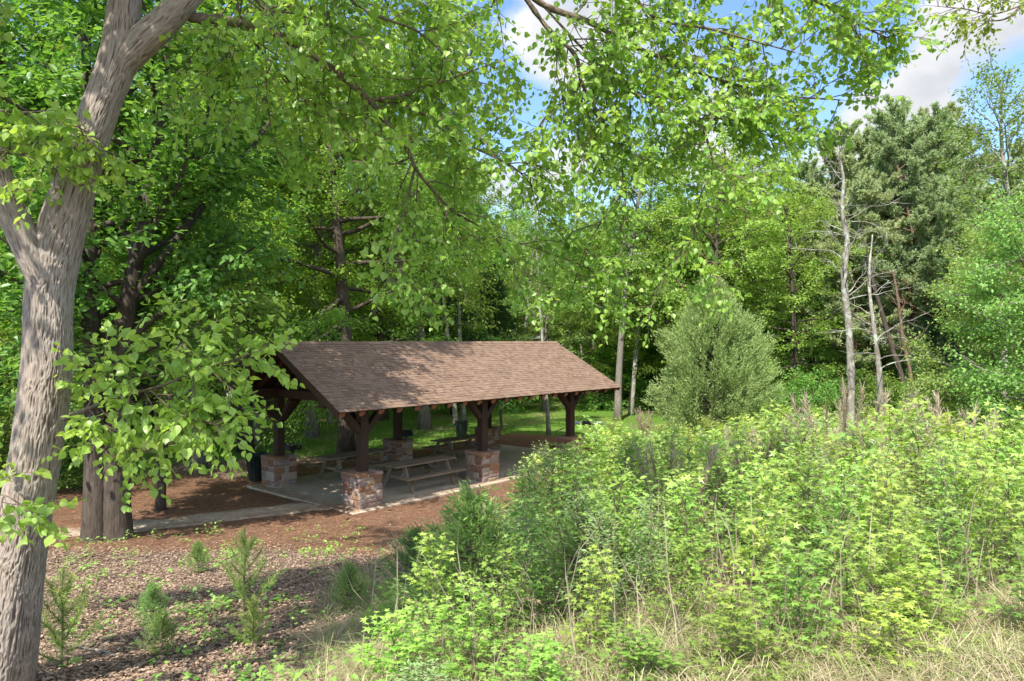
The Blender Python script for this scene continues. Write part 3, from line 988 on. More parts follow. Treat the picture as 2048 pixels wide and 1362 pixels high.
def plant(proto, px, d, rz=None, sc=1., label=None, group=None, x=None, name=None, cat=None, z=None, sink=0.):
    """place a copy (or the prototype itself the first time)"""
    if x is None: x = wx(px, d)
    o, used = PROTO[proto]
    if used: o = copy_tree(o)
    PROTO[proto][1] = True
    o.location = (x, d, (gzf(x, d) if z is None else z) - sink)
    o.rotation_euler = (0, 0, random.uniform(0, 6.28) if rz is None else rz)
    o.scale = (sc, sc, sc) if np.isscalar(sc) else sc
    if 'group' in o: del o['group']
    tag(o, label, cat, group)
    if name: o.name = name
    return o


def proto(key, name, pair, wood, leafm, cat='tree', crown='crown', trunk='trunk'):
    PROTO[key] = [tree_obj(name, pair, wood, leafm, (0, -500, 0), cat=cat, crown=crown, trunk=trunk), False]


# ----------------------------------------------------------------- light settings
SUN_DEG = (50., 202.)
SUN_STR = 3.4
SKY_STR = .15
EXPO = 1.5
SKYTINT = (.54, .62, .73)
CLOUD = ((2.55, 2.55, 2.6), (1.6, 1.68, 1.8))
FILL_GAIN = 1.5  # extra brightness of the added fill clouds, overhead and behind the camera
# ----------------------------------------------------------------- the leaning foreground tree
def ridged(gw, pts, rad, amp=.013, fr=78., fz=7.5, seg=None, step=.009, seed=0.):
    pts = np.asarray(pts, float); rad = np.asarray(rad, float)
    P = spline(np.column_stack([pts, rad]), 40)
    L = np.concatenate([[0], np.cumsum(np.linalg.norm(np.diff(P[:, :3], axis=0), axis=1))])
    n = int(L[-1] / step); q = np.linspace(0, L[-1], n)
    C = np.stack([np.interp(q, L, P[:, k]) for k in range(4)], 1)
    seg = seg or int(2 * math.pi * max(rad) / .0075)
    tan = unit(np.gradient(C[:, :3], axis=0)); u = unit(np.cross(tan[0], [0, 1., 0])); us = []
    for k in range(n):
        u = unit(u - tan[k] * u.dot(tan[k])); us.append(u)
    us = np.array(us); vs = np.cross(tan, us); a = np.linspace(0, 2 * math.pi, seg, endpoint=False); ca, sa = np.cos(a), np.sin(a)
    H = np.empty((n, seg)); nz = mnoise.noise
    for k in range(n):
        R = C[k, 3]; s = q[k] + seed
        for j in range(seg):
            x, y = ca[j] * R, sa[j] * R
            w = nz((x * 9, y * 9, s * 5.)) * .9
            h = 1 - abs(nz((x * fr + w * 2, y * fr - w * 2, s * fz + w))) * 2.2
            h2 = 1 - abs(nz((x * fr * 2.1, y * fr * 2.1, s * fz * 2.3 + 7))) * 2.
            H[k, j] = .72 * h + .28 * h2
    H = np.clip(H, -.2, 1)
    lump = np.array([[nz((ca[j] * 1.5, sa[j] * 1.5, q[k] * .9 + seed)) for j in range(0, seg, 6)] for k in range(0, n, 10)])
    LU = np.repeat(np.repeat(lump, 10, 0), 6, 1)[:n, :seg]
    ker = np.ones(11) / 11
    LU = np.apply_along_axis(lambda c: np.convolve(np.pad(c, 5, mode='edge'), ker, 'valid'), 0, LU)
    k7 = np.ones(7) / 7
    LU = np.apply_along_axis(lambda c: np.convolve(np.pad(c, 3, mode='wrap'), k7, 'valid'), 1, LU)
    RR = C[:, 3:4] * (1 + .10 * LU) + (H - .6) * amp * np.clip(C[:, 3:4] / .16, .35, 1.2)
    V = C[:, None, :3] + RR[..., None] * (ca[None, :, None] * us[:, None, :] + sa[None, :, None] * vs[:, None, :])
    i = np.arange(n - 1)[:, None] * seg; j = np.arange(seg)[None, :]; k = (j + 1) % seg
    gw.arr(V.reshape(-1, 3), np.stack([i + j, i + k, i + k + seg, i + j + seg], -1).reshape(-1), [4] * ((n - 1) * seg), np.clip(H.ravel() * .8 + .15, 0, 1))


def pxs(lst):
    return np.array([W(*p) for p in lst])


D0 = 5.5
main = [(-40, 1500, .36), (-18, 1400, .31), (4, 1300, .275), (20, 1200, .25), (40, 1090, .228), (60, 990, .21), (74, 900, .203), (87, 800, .203), (95, 700, .198), (99, 600, .196),
        (114, 500, .20), (141, 400, .185), (172, 300, .172), (208, 200, .158), (236, 120, .16), (247, 30, .142), (250, -60, .13), (248, -180, .118), (225, -340, .10), (190, -520, .075), (180, -700, .05)]
fg = empty('redbud_tree', tuple(W(-20, 1410, D0)))
tag(fg, 'large leaning tree with pale ridged forked trunk at the near edge of the slope', 'tree')
OFF = np.array(W(-20, 1410, D0))
gw = G(); ridged(gw, pxs([(x, y, D0) for x, y, _ in main]) - OFF, [r * .83 for *_, r in main])
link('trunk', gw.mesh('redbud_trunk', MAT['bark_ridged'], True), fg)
gw = G()
lim_r = [(222, 165, .10, 5.5), (250, 118, .125, 5.5), (290, 78, .125, 5.5), (332, 40, .118, 5.5), (380, -12, .105, 5.5), (470, -110, .09, 5.7), (600, -190, .075, 6.0), (850, -175, .055, 6.3), (1000, -80, .04, 6.6)]
ridged(gw, pxs([(x, y, d) for x, y, _, d in lim_r]) - OFF, [r * .93 for _, _, r, _ in lim_r], amp=.010, seed=5.)
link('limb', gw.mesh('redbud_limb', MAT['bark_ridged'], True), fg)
gw = G()
lim_l = [(95, 590, .10, 5.45), (72, 530, .115, 5.4), (45, 470, .118, 5.35), (15, 405, .112, 5.3), (-10, 330, .105, 5.25), (-60, 200, .095, 5.2), (-160, 20, .08, 5.1), (-300, -200, .06, 5.0)]
ridged(gw, pxs([(x, y, d) for x, y, _, d in lim_l]) - OFF, [r * .88 for _, _, r, _ in lim_l], amp=.010, seed=9.)
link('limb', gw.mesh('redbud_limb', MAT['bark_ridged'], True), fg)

rf = np.random.default_rng(5)


def grow(gw, gl, P, r0, r1, sec=.24, secL=(.5, 1.3), leaf=(.042, .084), start=.1, hang=.15, dens=.042, vis=1., tm=HEART, tint=(.0, .5)):
    P = spline(P, 8); n = len(P)
    gw.tube(P, np.linspace(r0, r1, n) * (1 + .1 * rf.normal(0, 1, n)), 8, cap=False)
    L = np.linalg.norm(np.diff(P, axis=0), axis=1).sum(); PP, DD, NN, SS, TT_ = [], [], [], [], []

    def twig(q, d, Lt):
        tp = curve(q, d, Lt, 6, rf, -.10 * hang * 2, .13); gw.tube(tp, np.linspace(.0035, .0015, 6), 3, cap=False)
        m_ = max(3, int(Lt / dens)); base = rf.uniform(*tint)
        for k, t in enumerate(np.linspace(.12, 1, m_)):
            a, b = at_len(tp, min(t, .999)); side = unit(np.cross(b, UP) + 1e-6) * (1 if k % 2 else -1)
            dl = unit(side * rf.uniform(.3, .9) + b * rf.uniform(.2, .8) + rf.normal(0, .25, 3) - UP * rf.uniform(.0, .9))
            nl_ = unit(UP * rf.uniform(.2, 1.) + side * .4 + rf.normal(0, .45, 3))
            PP.append(a + dl * .025); DD.append(dl); NN.append(nl_); SS.append(rf.uniform(*leaf) * (1. if t < .85 else .8)); TT_.append(np.clip(base + .35 * t * rf.random(), 0, 1))
    ns = int(L * (1 - start) / sec)
    for k in range(ns):
        t = start + (1 - start) * (k + rf.random()) / ns; q, ld = at_len(P, min(t, .999))
        side = unit(np.cross(ld, rf.normal(0, 1, 3)))
        d = unit(ld * rf.uniform(.2, .8) + side * rf.uniform(.5, 1.) - UP * hang * rf.uniform(0, 1.2))
        Ls = rf.uniform(*secL) * (1.1 - .4 * t); sp = curve(q, d, Ls, 7, rf, -.06 * hang * 2, .14)
        gw.tube(sp, np.linspace(.007, .003, 7), 4, cap=False)
        for j in range(max(2, int(Ls / .06))):
            a, b = at_len(sp, rf.uniform(.15, .999)); s2 = unit(np.cross(b, rf.normal(0, 1, 3)))
            twig(a, unit(b * .6 + s2 * .7 - UP * .2 * hang), rf.uniform(.15, .42))
        twig(sp[-1], unit(sp[-1] - sp[-2]), rf.uniform(.15, .35))
    twig(P[-1], unit(P[-1] - P[-2]), .3)
    gl.leaves(tm, np.array(PP), np.array(DD), np.array(NN), np.array(SS), np.array(TT_))


gl = G()
BR = [
    ([(372, 30, 5.55), (400, 37, 5.6), (460, 42, 5.7), (530, 62, 5.9), (600, 95, 6.), (660, 135, 6.1), (710, 175, 6.2), (742, 205, 6.3), (775, 250, 6.4), (815, 300, 6.5), (832, 338, 6.6), (870, 385, 6.8), (910, 425, 7.), (985, 470, 7.4), (1030, 540, 7.6)], .046, .008, .2),
    ([(742, 200, 6.3), (800, 192, 6.4), (850, 175, 6.5), (920, 150, 6.6), (1000, 122, 6.8)], .02, .006, .3),
    ([(800, 192, 6.4), (900, 270, 6.7), (980, 310, 7.), (1040, 345, 7.2), (1110, 430, 7.4)], .016, .006, .24),
    ([(830, 335, 6.6), (815, 400, 6.7), (802, 480, 6.8), (790, 560, 6.9)], .014, .005, .3),
    ([(1000, -80, 6.6), (1080, 5, 6.8), (1180, 45, 6.9), (1260, 90, 7.), (1350, 125, 7.), (1440, 160, 7.2), (1560, 190, 7.3), (1680, 200, 7.5)], .034, .007, .15),
    ([(850, -175, 6.3), (1200, -170, 6.6), (1500, -60, 7.), (1630, 0, 7.1), (1710, 45, 7.2), (1785, 80, 7.3)], .035, .006, .15),
    ([(1000, -80, 6.6), (1090, 50, 6.8), (1150, 110, 6.9), (1165, 170, 7.), (1225, 280, 7.1), (1250, 380, 7.2), (1240, 480, 7.3)], .026, .006, .19),
    ([(1350, 125, 7.), (1400, 240, 7.2), (1425, 340, 7.3), (1390, 450, 7.4), (1340, 540, 7.5)], .016, .005, .17),
    ([(1200, -170, 6.6), (1290, 20, 6.8), (1430, 60, 6.9), (1590, 105, 7.)], .022, .006, .15),
    ([(600, -190, 6.), (650, -60, 6.1), (730, 20, 6.2), (830, 60, 6.4), (890, 110, 6.5)], .02, .006, .2),
    ([(470, -110, 5.7), (520, 10, 5.8), (600, 30, 6.), (700, 70, 6.2)], .016, .005, .16),
    ([(470, -110, 5.7), (480, 30, 5.9), (560, 150, 6.3), (640, 230, 6.6)], .016, .005, .2),
    ([(1165, 170, 7.), (1080, 250, 7.2), (1060, 350, 7.4), (1085, 450, 7.6)], .014, .005, .22),
    ([(1440, 160, 7.2), (1530, 230, 7.5), (1590, 290, 7.7)], .012, .005, .17),
    ([(1250, 380, 7.2), (1180, 480, 7.4), (1150, 560, 7.5)], .009, .004, .22),
    ([(1080, 5, 6.8), (1200, 130, 7.), (1330, 220, 7.2), (1480, 280, 7.4)], .014, .005, .15),
    ([(985, 470, 7.4), (1080, 500, 7.6), (1190, 540, 7.8)], .008, .004, .25),
    ([(700, -170, 6.4), (770, 0, 7.), (850, 80, 7.3), (900, 190, 7.6)], .016, .005, .15),
    ([(600, -190, 6.), (560, -40, 6.6), (640, 60, 7.2), (740, 110, 7.6)], .016, .005, .16),
    ([(1010, -80, 6.7), (980, 20, 7.2), (930, 60, 7.4)], .014, .005, .2),
]
for pts_, r0, r1, sec in BR:
    gw = G(); grow(gw, gl, pxs(pts_) - OFF, r0, r1, sec * (.62 if pts_[0][1] < 120 else .95), (.3, .75) if pts_[-1][0] > 1570 else (.5, 1.3), start=.12 if r0 < .03 else .2); link('branch', gw.mesh('redbud_branch', MAT['twig'], True), fg)
# low branch in front of the double trunk
for pts_, r0, r1, sec in [
    ([(128, 838, 5.4), (220, 800, 5.3), (320, 772, 5.2), (410, 738, 5.1), (488, 712, 5.0)], .016, .004, .11),
    ([(180, 822, 5.35), (230, 880, 5.3), (300, 905, 5.3)], .007, .003, .12),
    ([(240, 792, 5.3), (320, 720, 5.2), (400, 665, 5.1)], .008, .003, .12),
    ([(300, 780, 5.2), (360, 830, 5.1), (430, 850, 5.1)], .006, .003, .12),
    ([(-40, 1010, 5.0), (0, 990, 4.95), (30, 1000, 4.9)], .006, .003, .12),
    ([(-40, 215, 5.0), (40, 225, 5.1), (110, 225, 5.2), (165, 265, 5.2), (205, 305, 5.2)], .010, .003, .13),
    ([(-60, 300, 5.2), (40, 310, 5.2), (110, 330, 5.2)], .008, .003, .12),
]:
    gw = G(); grow(gw, gl, pxs(pts_) - OFF, r0, r1, sec * .68, (.16, .36), (.045, .082), .08, .10, .03, tint=(.25, .7)); link('branch', gw.mesh('redbud_branch', MAT['twig'], True), fg)
# the part of the crown above and behind the viewer
for az, el, L, pz in [(2.6, .7, 4.5, 9.), (3.6, .6, 4.5, 8.4), (4.4, .5, 5., 8.2), (5.2, .7, 4.5, 8.8), (1.4, .8, 4., 9.5), (5.8, .4, 3.6, 8.4), (4.0, .3, 4.2, 8.1), (4.8, .35, 4.5, 8.), (2.2, .4, 3.5, 8.8), (3.3, .15, 4., 8.1), (3.9, .12, 4.6, 7.9), (3.0, .2, 3.6, 8.3), (4.4, .2, 4.2, 8.6)]:
    x0 = np.interp(pz, [4.5, 6.5, 9.8], [-3.5, -3., -3.2])
    cp = curve(np.array([x0, D0, pz]) - OFF, (math.cos(az) * math.cos(el), math.sin(az) * math.cos(el), math.sin(el)), L, 8, rf, -.02, .12)
    gw = G(); grow(gw, gl, cp, .045, .01, .16, (.6, 1.5), (.08, .12), .15, .2, .07); link('branch', gw.mesh('redbud_branch', MAT['twig'], True), fg)
link('crown', gl.mesh('redbud_crown', MAT['leaf_redbud']), fg)

# oak limb that reaches in at the upper edge
ok_ = np.array([8.6, 9.4, gzf(8.6, 9.4)])
oak = empty('oak_tree', tuple(ok_)); tag(oak, 'oak whose thin leafy limb reaches over the clouds at the upper edge', 'tree')
gw, gl = G(), G()
tpk = curve((0, 0, -.3), (.05, .02, 1), 12, 12, rf, .02, .03); gw.tube(tpk, np.linspace(.2, .05, 12), 12)
link('trunk', gw.mesh('oak_trunk', MAT['bark_brown'], True), oak)
a0, _ = at_len(tpk, .62)
for pts_ in ([(2230, -90, 9.2), (2150, -40, 9.1), (2048, 8, 9.), (1985, 28, 9.), (1930, 18, 8.9), (1870, 12, 8.9)], [(2048, 8, 9.), (2010, 38, 9.), (1960, 42, 8.9)]):
    q = pxs(pts_) - ok_
    if pts_[0][0] > 2100: q = np.vstack([a0, q])
    gw = G(); grow(gw, gl, q, .02, .004, .16, (.15, .42), (.05, .085), .45, .1, .035, tm=OVAL, tint=(0, .3)); link('branch', gw.mesh('oak_branch', MAT['twig'], True), oak)
for az in (0.2, 1.2, 2.4, -.8):
    b0, _ = at_len(tpk, .93); gw = G()
    grow(gw, gl, curve(b0, (math.cos(az), math.sin(az), .5), 1.8, 6, rf, 0, .1), .04, .01, .2, (.4, .9), (.06, .1), .2, .1, .06, tm=OVAL); link('branch', gw.mesh('oak_branch', MAT['twig'], True), oak)
link('crown', gl.mesh('oak_crown', MAT['leaf_oak']), oak)

# ----------------------------------------------------------------- mid-ground trees
# double trunk tree
bx_, by_ = wx(208, 15.1), 15.1
dz = gzf(bx_, by_)
dt = empty('maple_tree', (bx_, by_, dz)); tag(dt, 'dark leaved tree with two fused trunks rising from the pine straw', 'tree')
for k, (ox, oy, lx, sd, H) in enumerate(((-.17, 0, -.7, 31, 17.), (.2, .12, 1.6, 32, 18.))):
    tr = [(ox * 1.3, oy, -.4), (ox * 1.05, oy, .3), (ox, oy, 2.), (ox + lx * .15, oy, 5), (ox + lx * .5, oy + .3, 9), (ox + lx, oy + .5, H)]
    gw_, gl_ = broadleaf(sd, H, .25, 4.9, 44, .16, 11, OVAL, .30 if k == 0 else .33, tr, spread=(.2, .2, .1), elev=(.1, .9), flat=.5, droop=.3, zmin=2.7, rp=([0, .3, .5, .7, .9, 1], [.34, .42, .74, 1., .7, .3]))
    link('trunk', gw_.mesh('maple_trunk', MAT['bark_brown'], True), dt)
    link('crown', gl_.mesh('maple_crown', MAT['leaf_maple']), dt)

gw = G(); P_ = pxs([(232, 650, 15.2), (285, 570, 15.3), (345, 490, 15.5), (400, 420, 15.7), (460, 345, 15.9), (535, 250, 16.1), (580, 170, 16.3)]) - np.array([bx_, by_, dz])
gw.tube(spline(P_, 6), np.linspace(.12, .03, 37), 8)
link('limb', gw.mesh('maple_limb', MAT['bark_brown'], True), dt)

proto('oakA', 'willow_oak', broadleaf(41, 17., .20, 5.0, 40, .13, 13, SLIM, .26, elev=(-.1, .9), spread=(.17, .17, .09), wid=1.5), 'bark_brown', 'leaf_oak')
proto('oakB', 'willow_oak', broadleaf(42, 16., .30, 4.6, 36, .13, 13, SLIM, .22, lean=.08, elev=(0, .9), spread=(.17, .17, .09), wid=1.5), 'bark_grey', 'leaf_oak')
proto('broadA', 'broadleaf_tree', broadleaf(43, 15., .22, 4.2, 36, .15, 8, KITE, .2, elev=(0, .9)), 'bark_brown', 'leaf_green')
proto('broadB', 'broadleaf_tree', broadleaf(44, 16., .34, 4.0, 30, .17, 7, KITE, .18, elev=(.1, 1.), spread=(.2, .2, .1)), 'bark_grey', 'leaf_green')
proto('limeA', 'broadleaf_tree', broadleaf(45, 12., .10, 3.8, 40, .15, 8, KITE, .15, elev=(0, .8)), 'bark_grey', 'leaf_lime')
proto('limeB', 'broadleaf_tree', broadleaf(55, 8.6, .04, 3.0, 60, .11, 13, KITE, .13, elev=(0, .8), sub=3., spread=(.2, .2, .1)), 'bark_grey', 'leaf_lime')
proto('pole', 'slender_tree', broadleaf(46, 16., .55, 2.6, 22, .15, 7, KITE, .13, elev=(.3, 1.)), 'bark_pale', 'leaf_green')
proto('bush', 'woodland_shrub', broadleaf(47, 3.4, .06, 1.7, 24, .12, 8, KITE, .04, elev=(0, .9), sub=3.5, spread=(.14, .14, .07)), 'bark_brown', 'leaf_green', 'shrub', 'foliage', 'stem')
proto('young', 'young_tree', broadleaf(48, 4.2, .30, 1.4, 18, .14, 4, OVAL, .05, elev=(.1, .8), sub=2.6), 'bark_brown', 'leaf_maple')
proto('low_oak', 'willow_oak', broadleaf(49, 8.5, .40, 3.1, 34, .10, 14, SLIM, .11, elev=(0, .8), spread=(.15, .15, .08), wid=1.5, sub=3., zmin=2.7), 'bark_brown', 'leaf_oak')
proto('pineA', 'pine_tree', pine(51, 15.5, .36, 3.5, 60), 'bark_pine', 'pine_needles')
proto('pineB', 'pine_tree', pine(52, 14.5, .32, 3.6, 60), 'bark_pine', 'pine_needles')

LAB = [  # proto, px, depth, scale, rz, label
    ('low_oak', 320, 18.6, .95, 1.0, 'small low oak with thin dark stem between the path and the stone pier'),
    ('oakA', 492, 28.6, 1.0, .4, 'spreading oak with pale trunk behind the dark square bin'),
    ('pole', 516, 29.6, .95, 2.0, 'slender tree close beside the pale oak trunk behind the dark bin'),
    ('oakB', 622, 32.5, 1.22, 2.6, 'thick dark leaning oak framed under the pavilion gable'),
    ('oakA', 694, 27.5, 1.12, .9, 'tree with sunlit pale trunk seen just beyond the nearest picnic shelter post'),
    ('oakA', 762, 38., 1.15, 3.0, 'oak rising behind the ridge of the brown roof on the lawn'),
    ('oakB', 400, 25., 1.02, 4.4, 'oak with long diagonal dark limb above the low branch'),
    ('broadA', 60, 21., 1.0, 1.3, 'shady broadleaf tree behind the leaning trunk by the lawn'),
    ('oakA', -160, 19., 1.0, 2.2, 'oak at the leftmost edge of the picture behind the leaning tree'),
    ('broadB', 150, 30., 1.1, 2.9, 'tall broadleaf tree behind the double trunk tree'),
    ('pole', 1098, 31.5, .62, 1.4, 'short tree with pale patchy trunk beyond the far pavilion end'),
    ('young', 1003, 33.5, 1.0, .2, 'young thin tree with sparse dark crown on the sunny lawn'),
    ('broadB', 1236, 37., 1.0, .6, 'tall tree with bare brown trunk just beyond the right roof corner'),
    ('pole', 1262, 39., 1.0, 3.6, 'slender dark trunk standing between the roof corner and the pale cedar'),
    ('oakB', 850, 35., 1.18, 5.2, 'tall bright oak rising behind the middle of the brown ridge'),
    ('limeA', 1090, 41., .85, 1.9, 'light green tree above the right slope of the brown roof'),
    ('broadA', 1430, 34., .93, 2.4, 'full green tree standing directly behind the rounded pale cedar'),
    ('broadB', 1455, 37., .98, .3, 'tall tree with twin dark stems against the clouds'),
    ('broadA', 1590, 33., .78, 5.0, 'green tree between the pale cedar and the lichen covered dead trunk'),
    ('limeB', 1990, 21.5, (.74, .74, .95), .8, 'bright yellow green tree leafy to the ground at the right edge'),
    ('limeB', 2125, 19., (.8, .8, 1.0), 2.9, 'lime leaved tree cut off by the right edge of the picture'),
    ('pineA', 1815, 36., .93, 1.1, 'dull green pine with upright red brown trunk behind the thicket'),
    ('pineB', 1745, 38., 1.02, 2.2, 'pine with broad olive crown left of the red brown trunk'),
    ('pineA', 1880, 39., 1.0, 3.3, 'pine with drooping olive boughs nearest the tall sparse grey tree'),
    ('pineB', 1660, 42., .92, 4.1, 'pine standing behind the bare lichen trunk'),
    ('pineB', 1705, 35.5, .80, 5.1, 'shorter pine between the lichen trunk and the thin pale trunk'),
    ('pineA', 1778, 41., 1.05, 0.4, 'pine whose olive top rises behind the two broad pines'),
    ('pineB', 1850, 34.5, .93, 2.8, 'broad olive pine standing in front of the red brown trunk'),
    ('pineA', 1925, 40., 1.06, 4.6, 'pine half hidden by the tall sparse grey tree'),
    ('broadA', 1700, 37., .55, 2.0, 'low bright broadleaf tree among the pine trunks'),
]
for key, px, d, sc, rz, lab in LAB:
    plant(key, px, d, rz, sc, lab)

# tall sparse grey tree at the right
o = tree_obj('sparse_tree', broadleaf(61, 14.5, .42, 3.0, 32, .12, 6, KITE, .14, [(0, 0, -.3), (.1, 0, 3), (-.1, 0, 6.5), (.25, 0, 9), (-.05, 0, 12), (0, 0, 14)], elev=(.5, 1.), sub=2.6), 'bark_pale', 'leaf_green',
             (wx(2005, 27), 27, gzf(wx(2005, 27), 27)), 0, 1., 'tall sparse tree with pale grey trunk above the lime foliage')


def bare_tree(name, pts, rad, nb, lab, seed, sparse=0, wood='bark_pale'):
    r = np.random.default_rng(seed); base = np.array(pts[0], float); o = empty(name, tuple(base)); tag(o, lab, 'tree')
    g = G(); P = spline(np.asarray(pts) - base, 8); g.tube(P, np.interp(np.linspace(0, 1, len(P)), np.linspace(0, 1, len(rad)), rad) * (1 + .06 * r.normal(0, 1, len(P))), 12)
    link('trunk', g.mesh(name + '_trunk', MAT[wood], True), o)
    for k in range(nb):
        g = G(); t = r.uniform(.3, .99); p, td = at_len(P, t); az = r.uniform(0, 6.28); L = (2.6 * (1.05 - t) + .5) * r.uniform(.5, 1.2)
        bp = curve(p, (math.cos(az), math.sin(az), r.uniform(-.1, .8)), L, 8, r, .02, .2); g.tube(bp, np.linspace(.028 * (1.3 - t), .005, 8), 5, cap=False)
        for j in range(5):
            q, ld = at_len(bp, r.uniform(.3, .99)); g.tube(curve(q, ld + r.normal(0, .7, 3), L * .35, 5, r, 0, .2), np.linspace(.009, .003, 5), 4, cap=False)
        link('branch', g.mesh(name + '_branch', MAT[wood], True), o)
    return o


def down(lst):
    P = pxs(lst); x, y = P[0][0], P[0][1]; P = np.vstack([[x, y, gzf(x, y) - .2], P]); return P


bare_tree('dead_tree', down([(1702, 760, 27), (1697, 650, 27), (1688, 560, 27), (1694, 480, 27), (1684, 420, 27), (1687, 360, 27), (1677, 300, 27), (1682, 230, 27)]), [.145, .135, .125, .115, .10, .075, .055, .04, .02], 34,
          'tall bare dying tree with pale lichen trunk above the thicket', 3)
bare_tree('dead_tree', down([(1760, 780, 25), (1756, 720, 25), (1748, 655, 25), (1738, 560, 25.5), (1745, 470, 26)]), [.11, .10, .09, .07, .05, .02], 18,
          'thin pale bare trunk rising beside the tan weed clump', 4)
bare_tree('dead_tree', down([(1806, 770, 30), (1785, 700, 30), (1768, 640, 30), (1745, 560, 30), (1730, 480, 30)]), [.11, .105, .10, .09, .07, .03], 10,
          'dark leaning bare trunk crossing behind the pale thin one', 5, wood='bark_brown')
bare_tree('dead_tree', down([(1822, 760, 31), (1806, 680, 31), (1796, 600, 31), (1786, 540, 31)]), [.09, .08, .07, .06, .03], 12,
          'reddish leaning snag next to the upright pine trunk', 6, wood='bark_pine')

# cedars
tree_obj('cedar_tree', cedar(71, 6.9, 2.15, 1500, 52, .14, [(0, .6), (.15, .88), (.38, 1.), (.58, .88), (.76, .6), (.9, .3), (1, .05)], .13, .8, .75, .6, .35), 'bark_brown', 'cedar_pale', (wx(1425, 27.5), 27.5, gzf(wx(1425, 27.5), 27.5) - .3), 0, 1.,
         'rounded pale grey green cedar standing alone behind the thicket', 'cedar', crown='foliage')
o = tree_obj('dark_cedar', cedar(72, 11.0, 2.9, 1500, 22, .17, [(0, .7), (.2, 1.), (.5, .8), (.8, .4), (1, .05)], .16, .7), 'bark_brown', 'cedar_dark', (wx(905, 40.), 40., gzf(wx(905, 40), 40)), 0, .85,
             'dark evergreen cedar above the middle of the brown roof', 'cedar', crown='foliage')
c = copy_tree(o); c.location = (wx(985, 44), 44, gzf(wx(985, 44), 44)); c.rotation_euler.z = 2.; c.scale = (.7, .7, .8); c['label'] = 'smaller dark cedar at the right of the large dark one behind the roof'
c = copy_tree(o); c.location = (wx(1890, 33), 33, gzf(wx(1890, 33), 33)); c.rotation_euler.z = 4.; c.scale = (.62, .62, .62); c['label'] = 'dark cedar in the shade under the drooping pine boughs'
PROTO['cedar_dark'] = [o, True]

# ----------------------------------------------------------------- woods behind
rb = np.random.default_rng(17)
n_w = {}
ZON = [(-600, 420, 'trees crowding the woods on the left', 'woodland tree in the dark mass behind the leaning tree'),
       (420, 1130, 'trees of the woods behind the pavilion', 'woodland tree in the row far behind the brown roof'),
       (1130, 1620, 'trees of the woods behind the pale cedar', 'woodland tree deep behind the rounded pale cedar'),
       (1620, 2700, 'trees of the woods behind the pines', 'woodland tree deep behind the pines and dead trunks')]
placed = [(wx(p[1], p[2]), p[2]) for p in LAB]
cnt = 0
for d in list(np.arange(33, 92, 3.2)):
    px = -500 + rb.uniform(0, 120)
    while px < 2560:
        px += rb.uniform(.8, 1.25) * (5200 if d < 50 else 6400) / d
        dd = d + rb.normal(0, .9); x = wx(px, dd)
        if d < 46 and 560 < px < 1180: continue        # open lawn behind the pavilion
        if d < 38 and 1180 < px < 1500: continue
        if d < 40 and 1600 < px: continue
        if min(math.hypot(x - a, dd - b) for a, b in placed) < 1.9: continue
        key = rb.choice(['broadA', 'broadB', 'oakB', 'limeA', 'pole', 'oakA'], p=[.28, .22, .14, .14, .14, .08])
        if px > 1620 and rb.random() < .4: key = rb.choice(['pineA', 'pineB'])
        Hp = {'broadA': 15, 'broadB': 16, 'oakB': 16, 'oakA': 17, 'limeA': 12, 'pole': 16, 'pineA': 15.5, 'pineB': 14.5}[key]
        sc = rb.uniform(.85, 1.2)
        # skyline seen in the photograph
        top = np.interp(px, [-600, 300, 620, 800, 900, 960, 1100, 1200, 1330, 1450, 1620, 1700, 1800, 1950, 2200], [-150, -150, -60, 60, 180, 400, 430, 400, 360, 310, 290, 300, 285, 260, 150]) + rb.uniform(0, 110)
        hmax = CAMZ - (top - 681) / F * dd - gzf(x, dd)
        sc = min(sc, hmax / Hp)
        if sc < .45: continue
        z = [z for z in ZON if z[0] <= px < z[1]]
        if not z: continue
        plant(key, px, dd, None, (sc * rb.uniform(.95, 1.15), sc * rb.uniform(.95, 1.15), sc), z[0][3], z[0][2]); placed.append((x, dd)); cnt += 1
print('woods', cnt)
for px, d, sc in ((770, 40, .9), (815, 44, 1.), (912, 35.5, .8), (928, 37, .85), (962, 46, 1.), (660, 36, .9), (562, 35, .9), (1040, 48, 1.), (1130, 43, .9), (590, 41, 1.)):
    plant('pole', px, d, None, sc, 'thin trunked tree standing on the lawn seen beneath the pavilion eave', 'thin trunked trees on the lawn')
for k in range(150):
    px = rb.uniform(-400, 2500); d = rb.uniform(34, 60); x = wx(px, d)
    if 430 < px < 1190 and d < 50: continue
    if d < 39 and 1190 < px < 1300: continue
    sc = rb.uniform(.6, 1.15)
    z = 'left' if px < 500 else ('mid' if px < 1190 else 'right')
    lab = {'left': 'leafy shrub under the dark trees behind the leaning trunk', 'mid': 'leafy shrub at the far side of the sunny lawn', 'right': 'leafy shrub filling the wood edge behind the thicket'}[z]
    grp = {'left': 'shrubs under the trees on the left', 'mid': 'shrubs beyond the lawn', 'right': 'shrubs along the wood edge behind the thicket'}[z]
    plant('bush', px, d, None, sc, lab, grp)
for k in range(26):
    px = rb.uniform(1500, 2350); d = rb.uniform(27, 34); plant('bush', px, d, None, rb.uniform(.5, .85), 'low leafy shrub between the thicket and the pine trunks', 'low shrubs in front of the pines')
for k in range(12):
    px = rb.uniform(-260, 190); d = rb.uniform(19, 30); plant('bush', px, d, None, rb.uniform(.6, 1.0), 'shady shrub beside the lawn behind the double trunk tree', 'shrubs beside the shaded lawn')

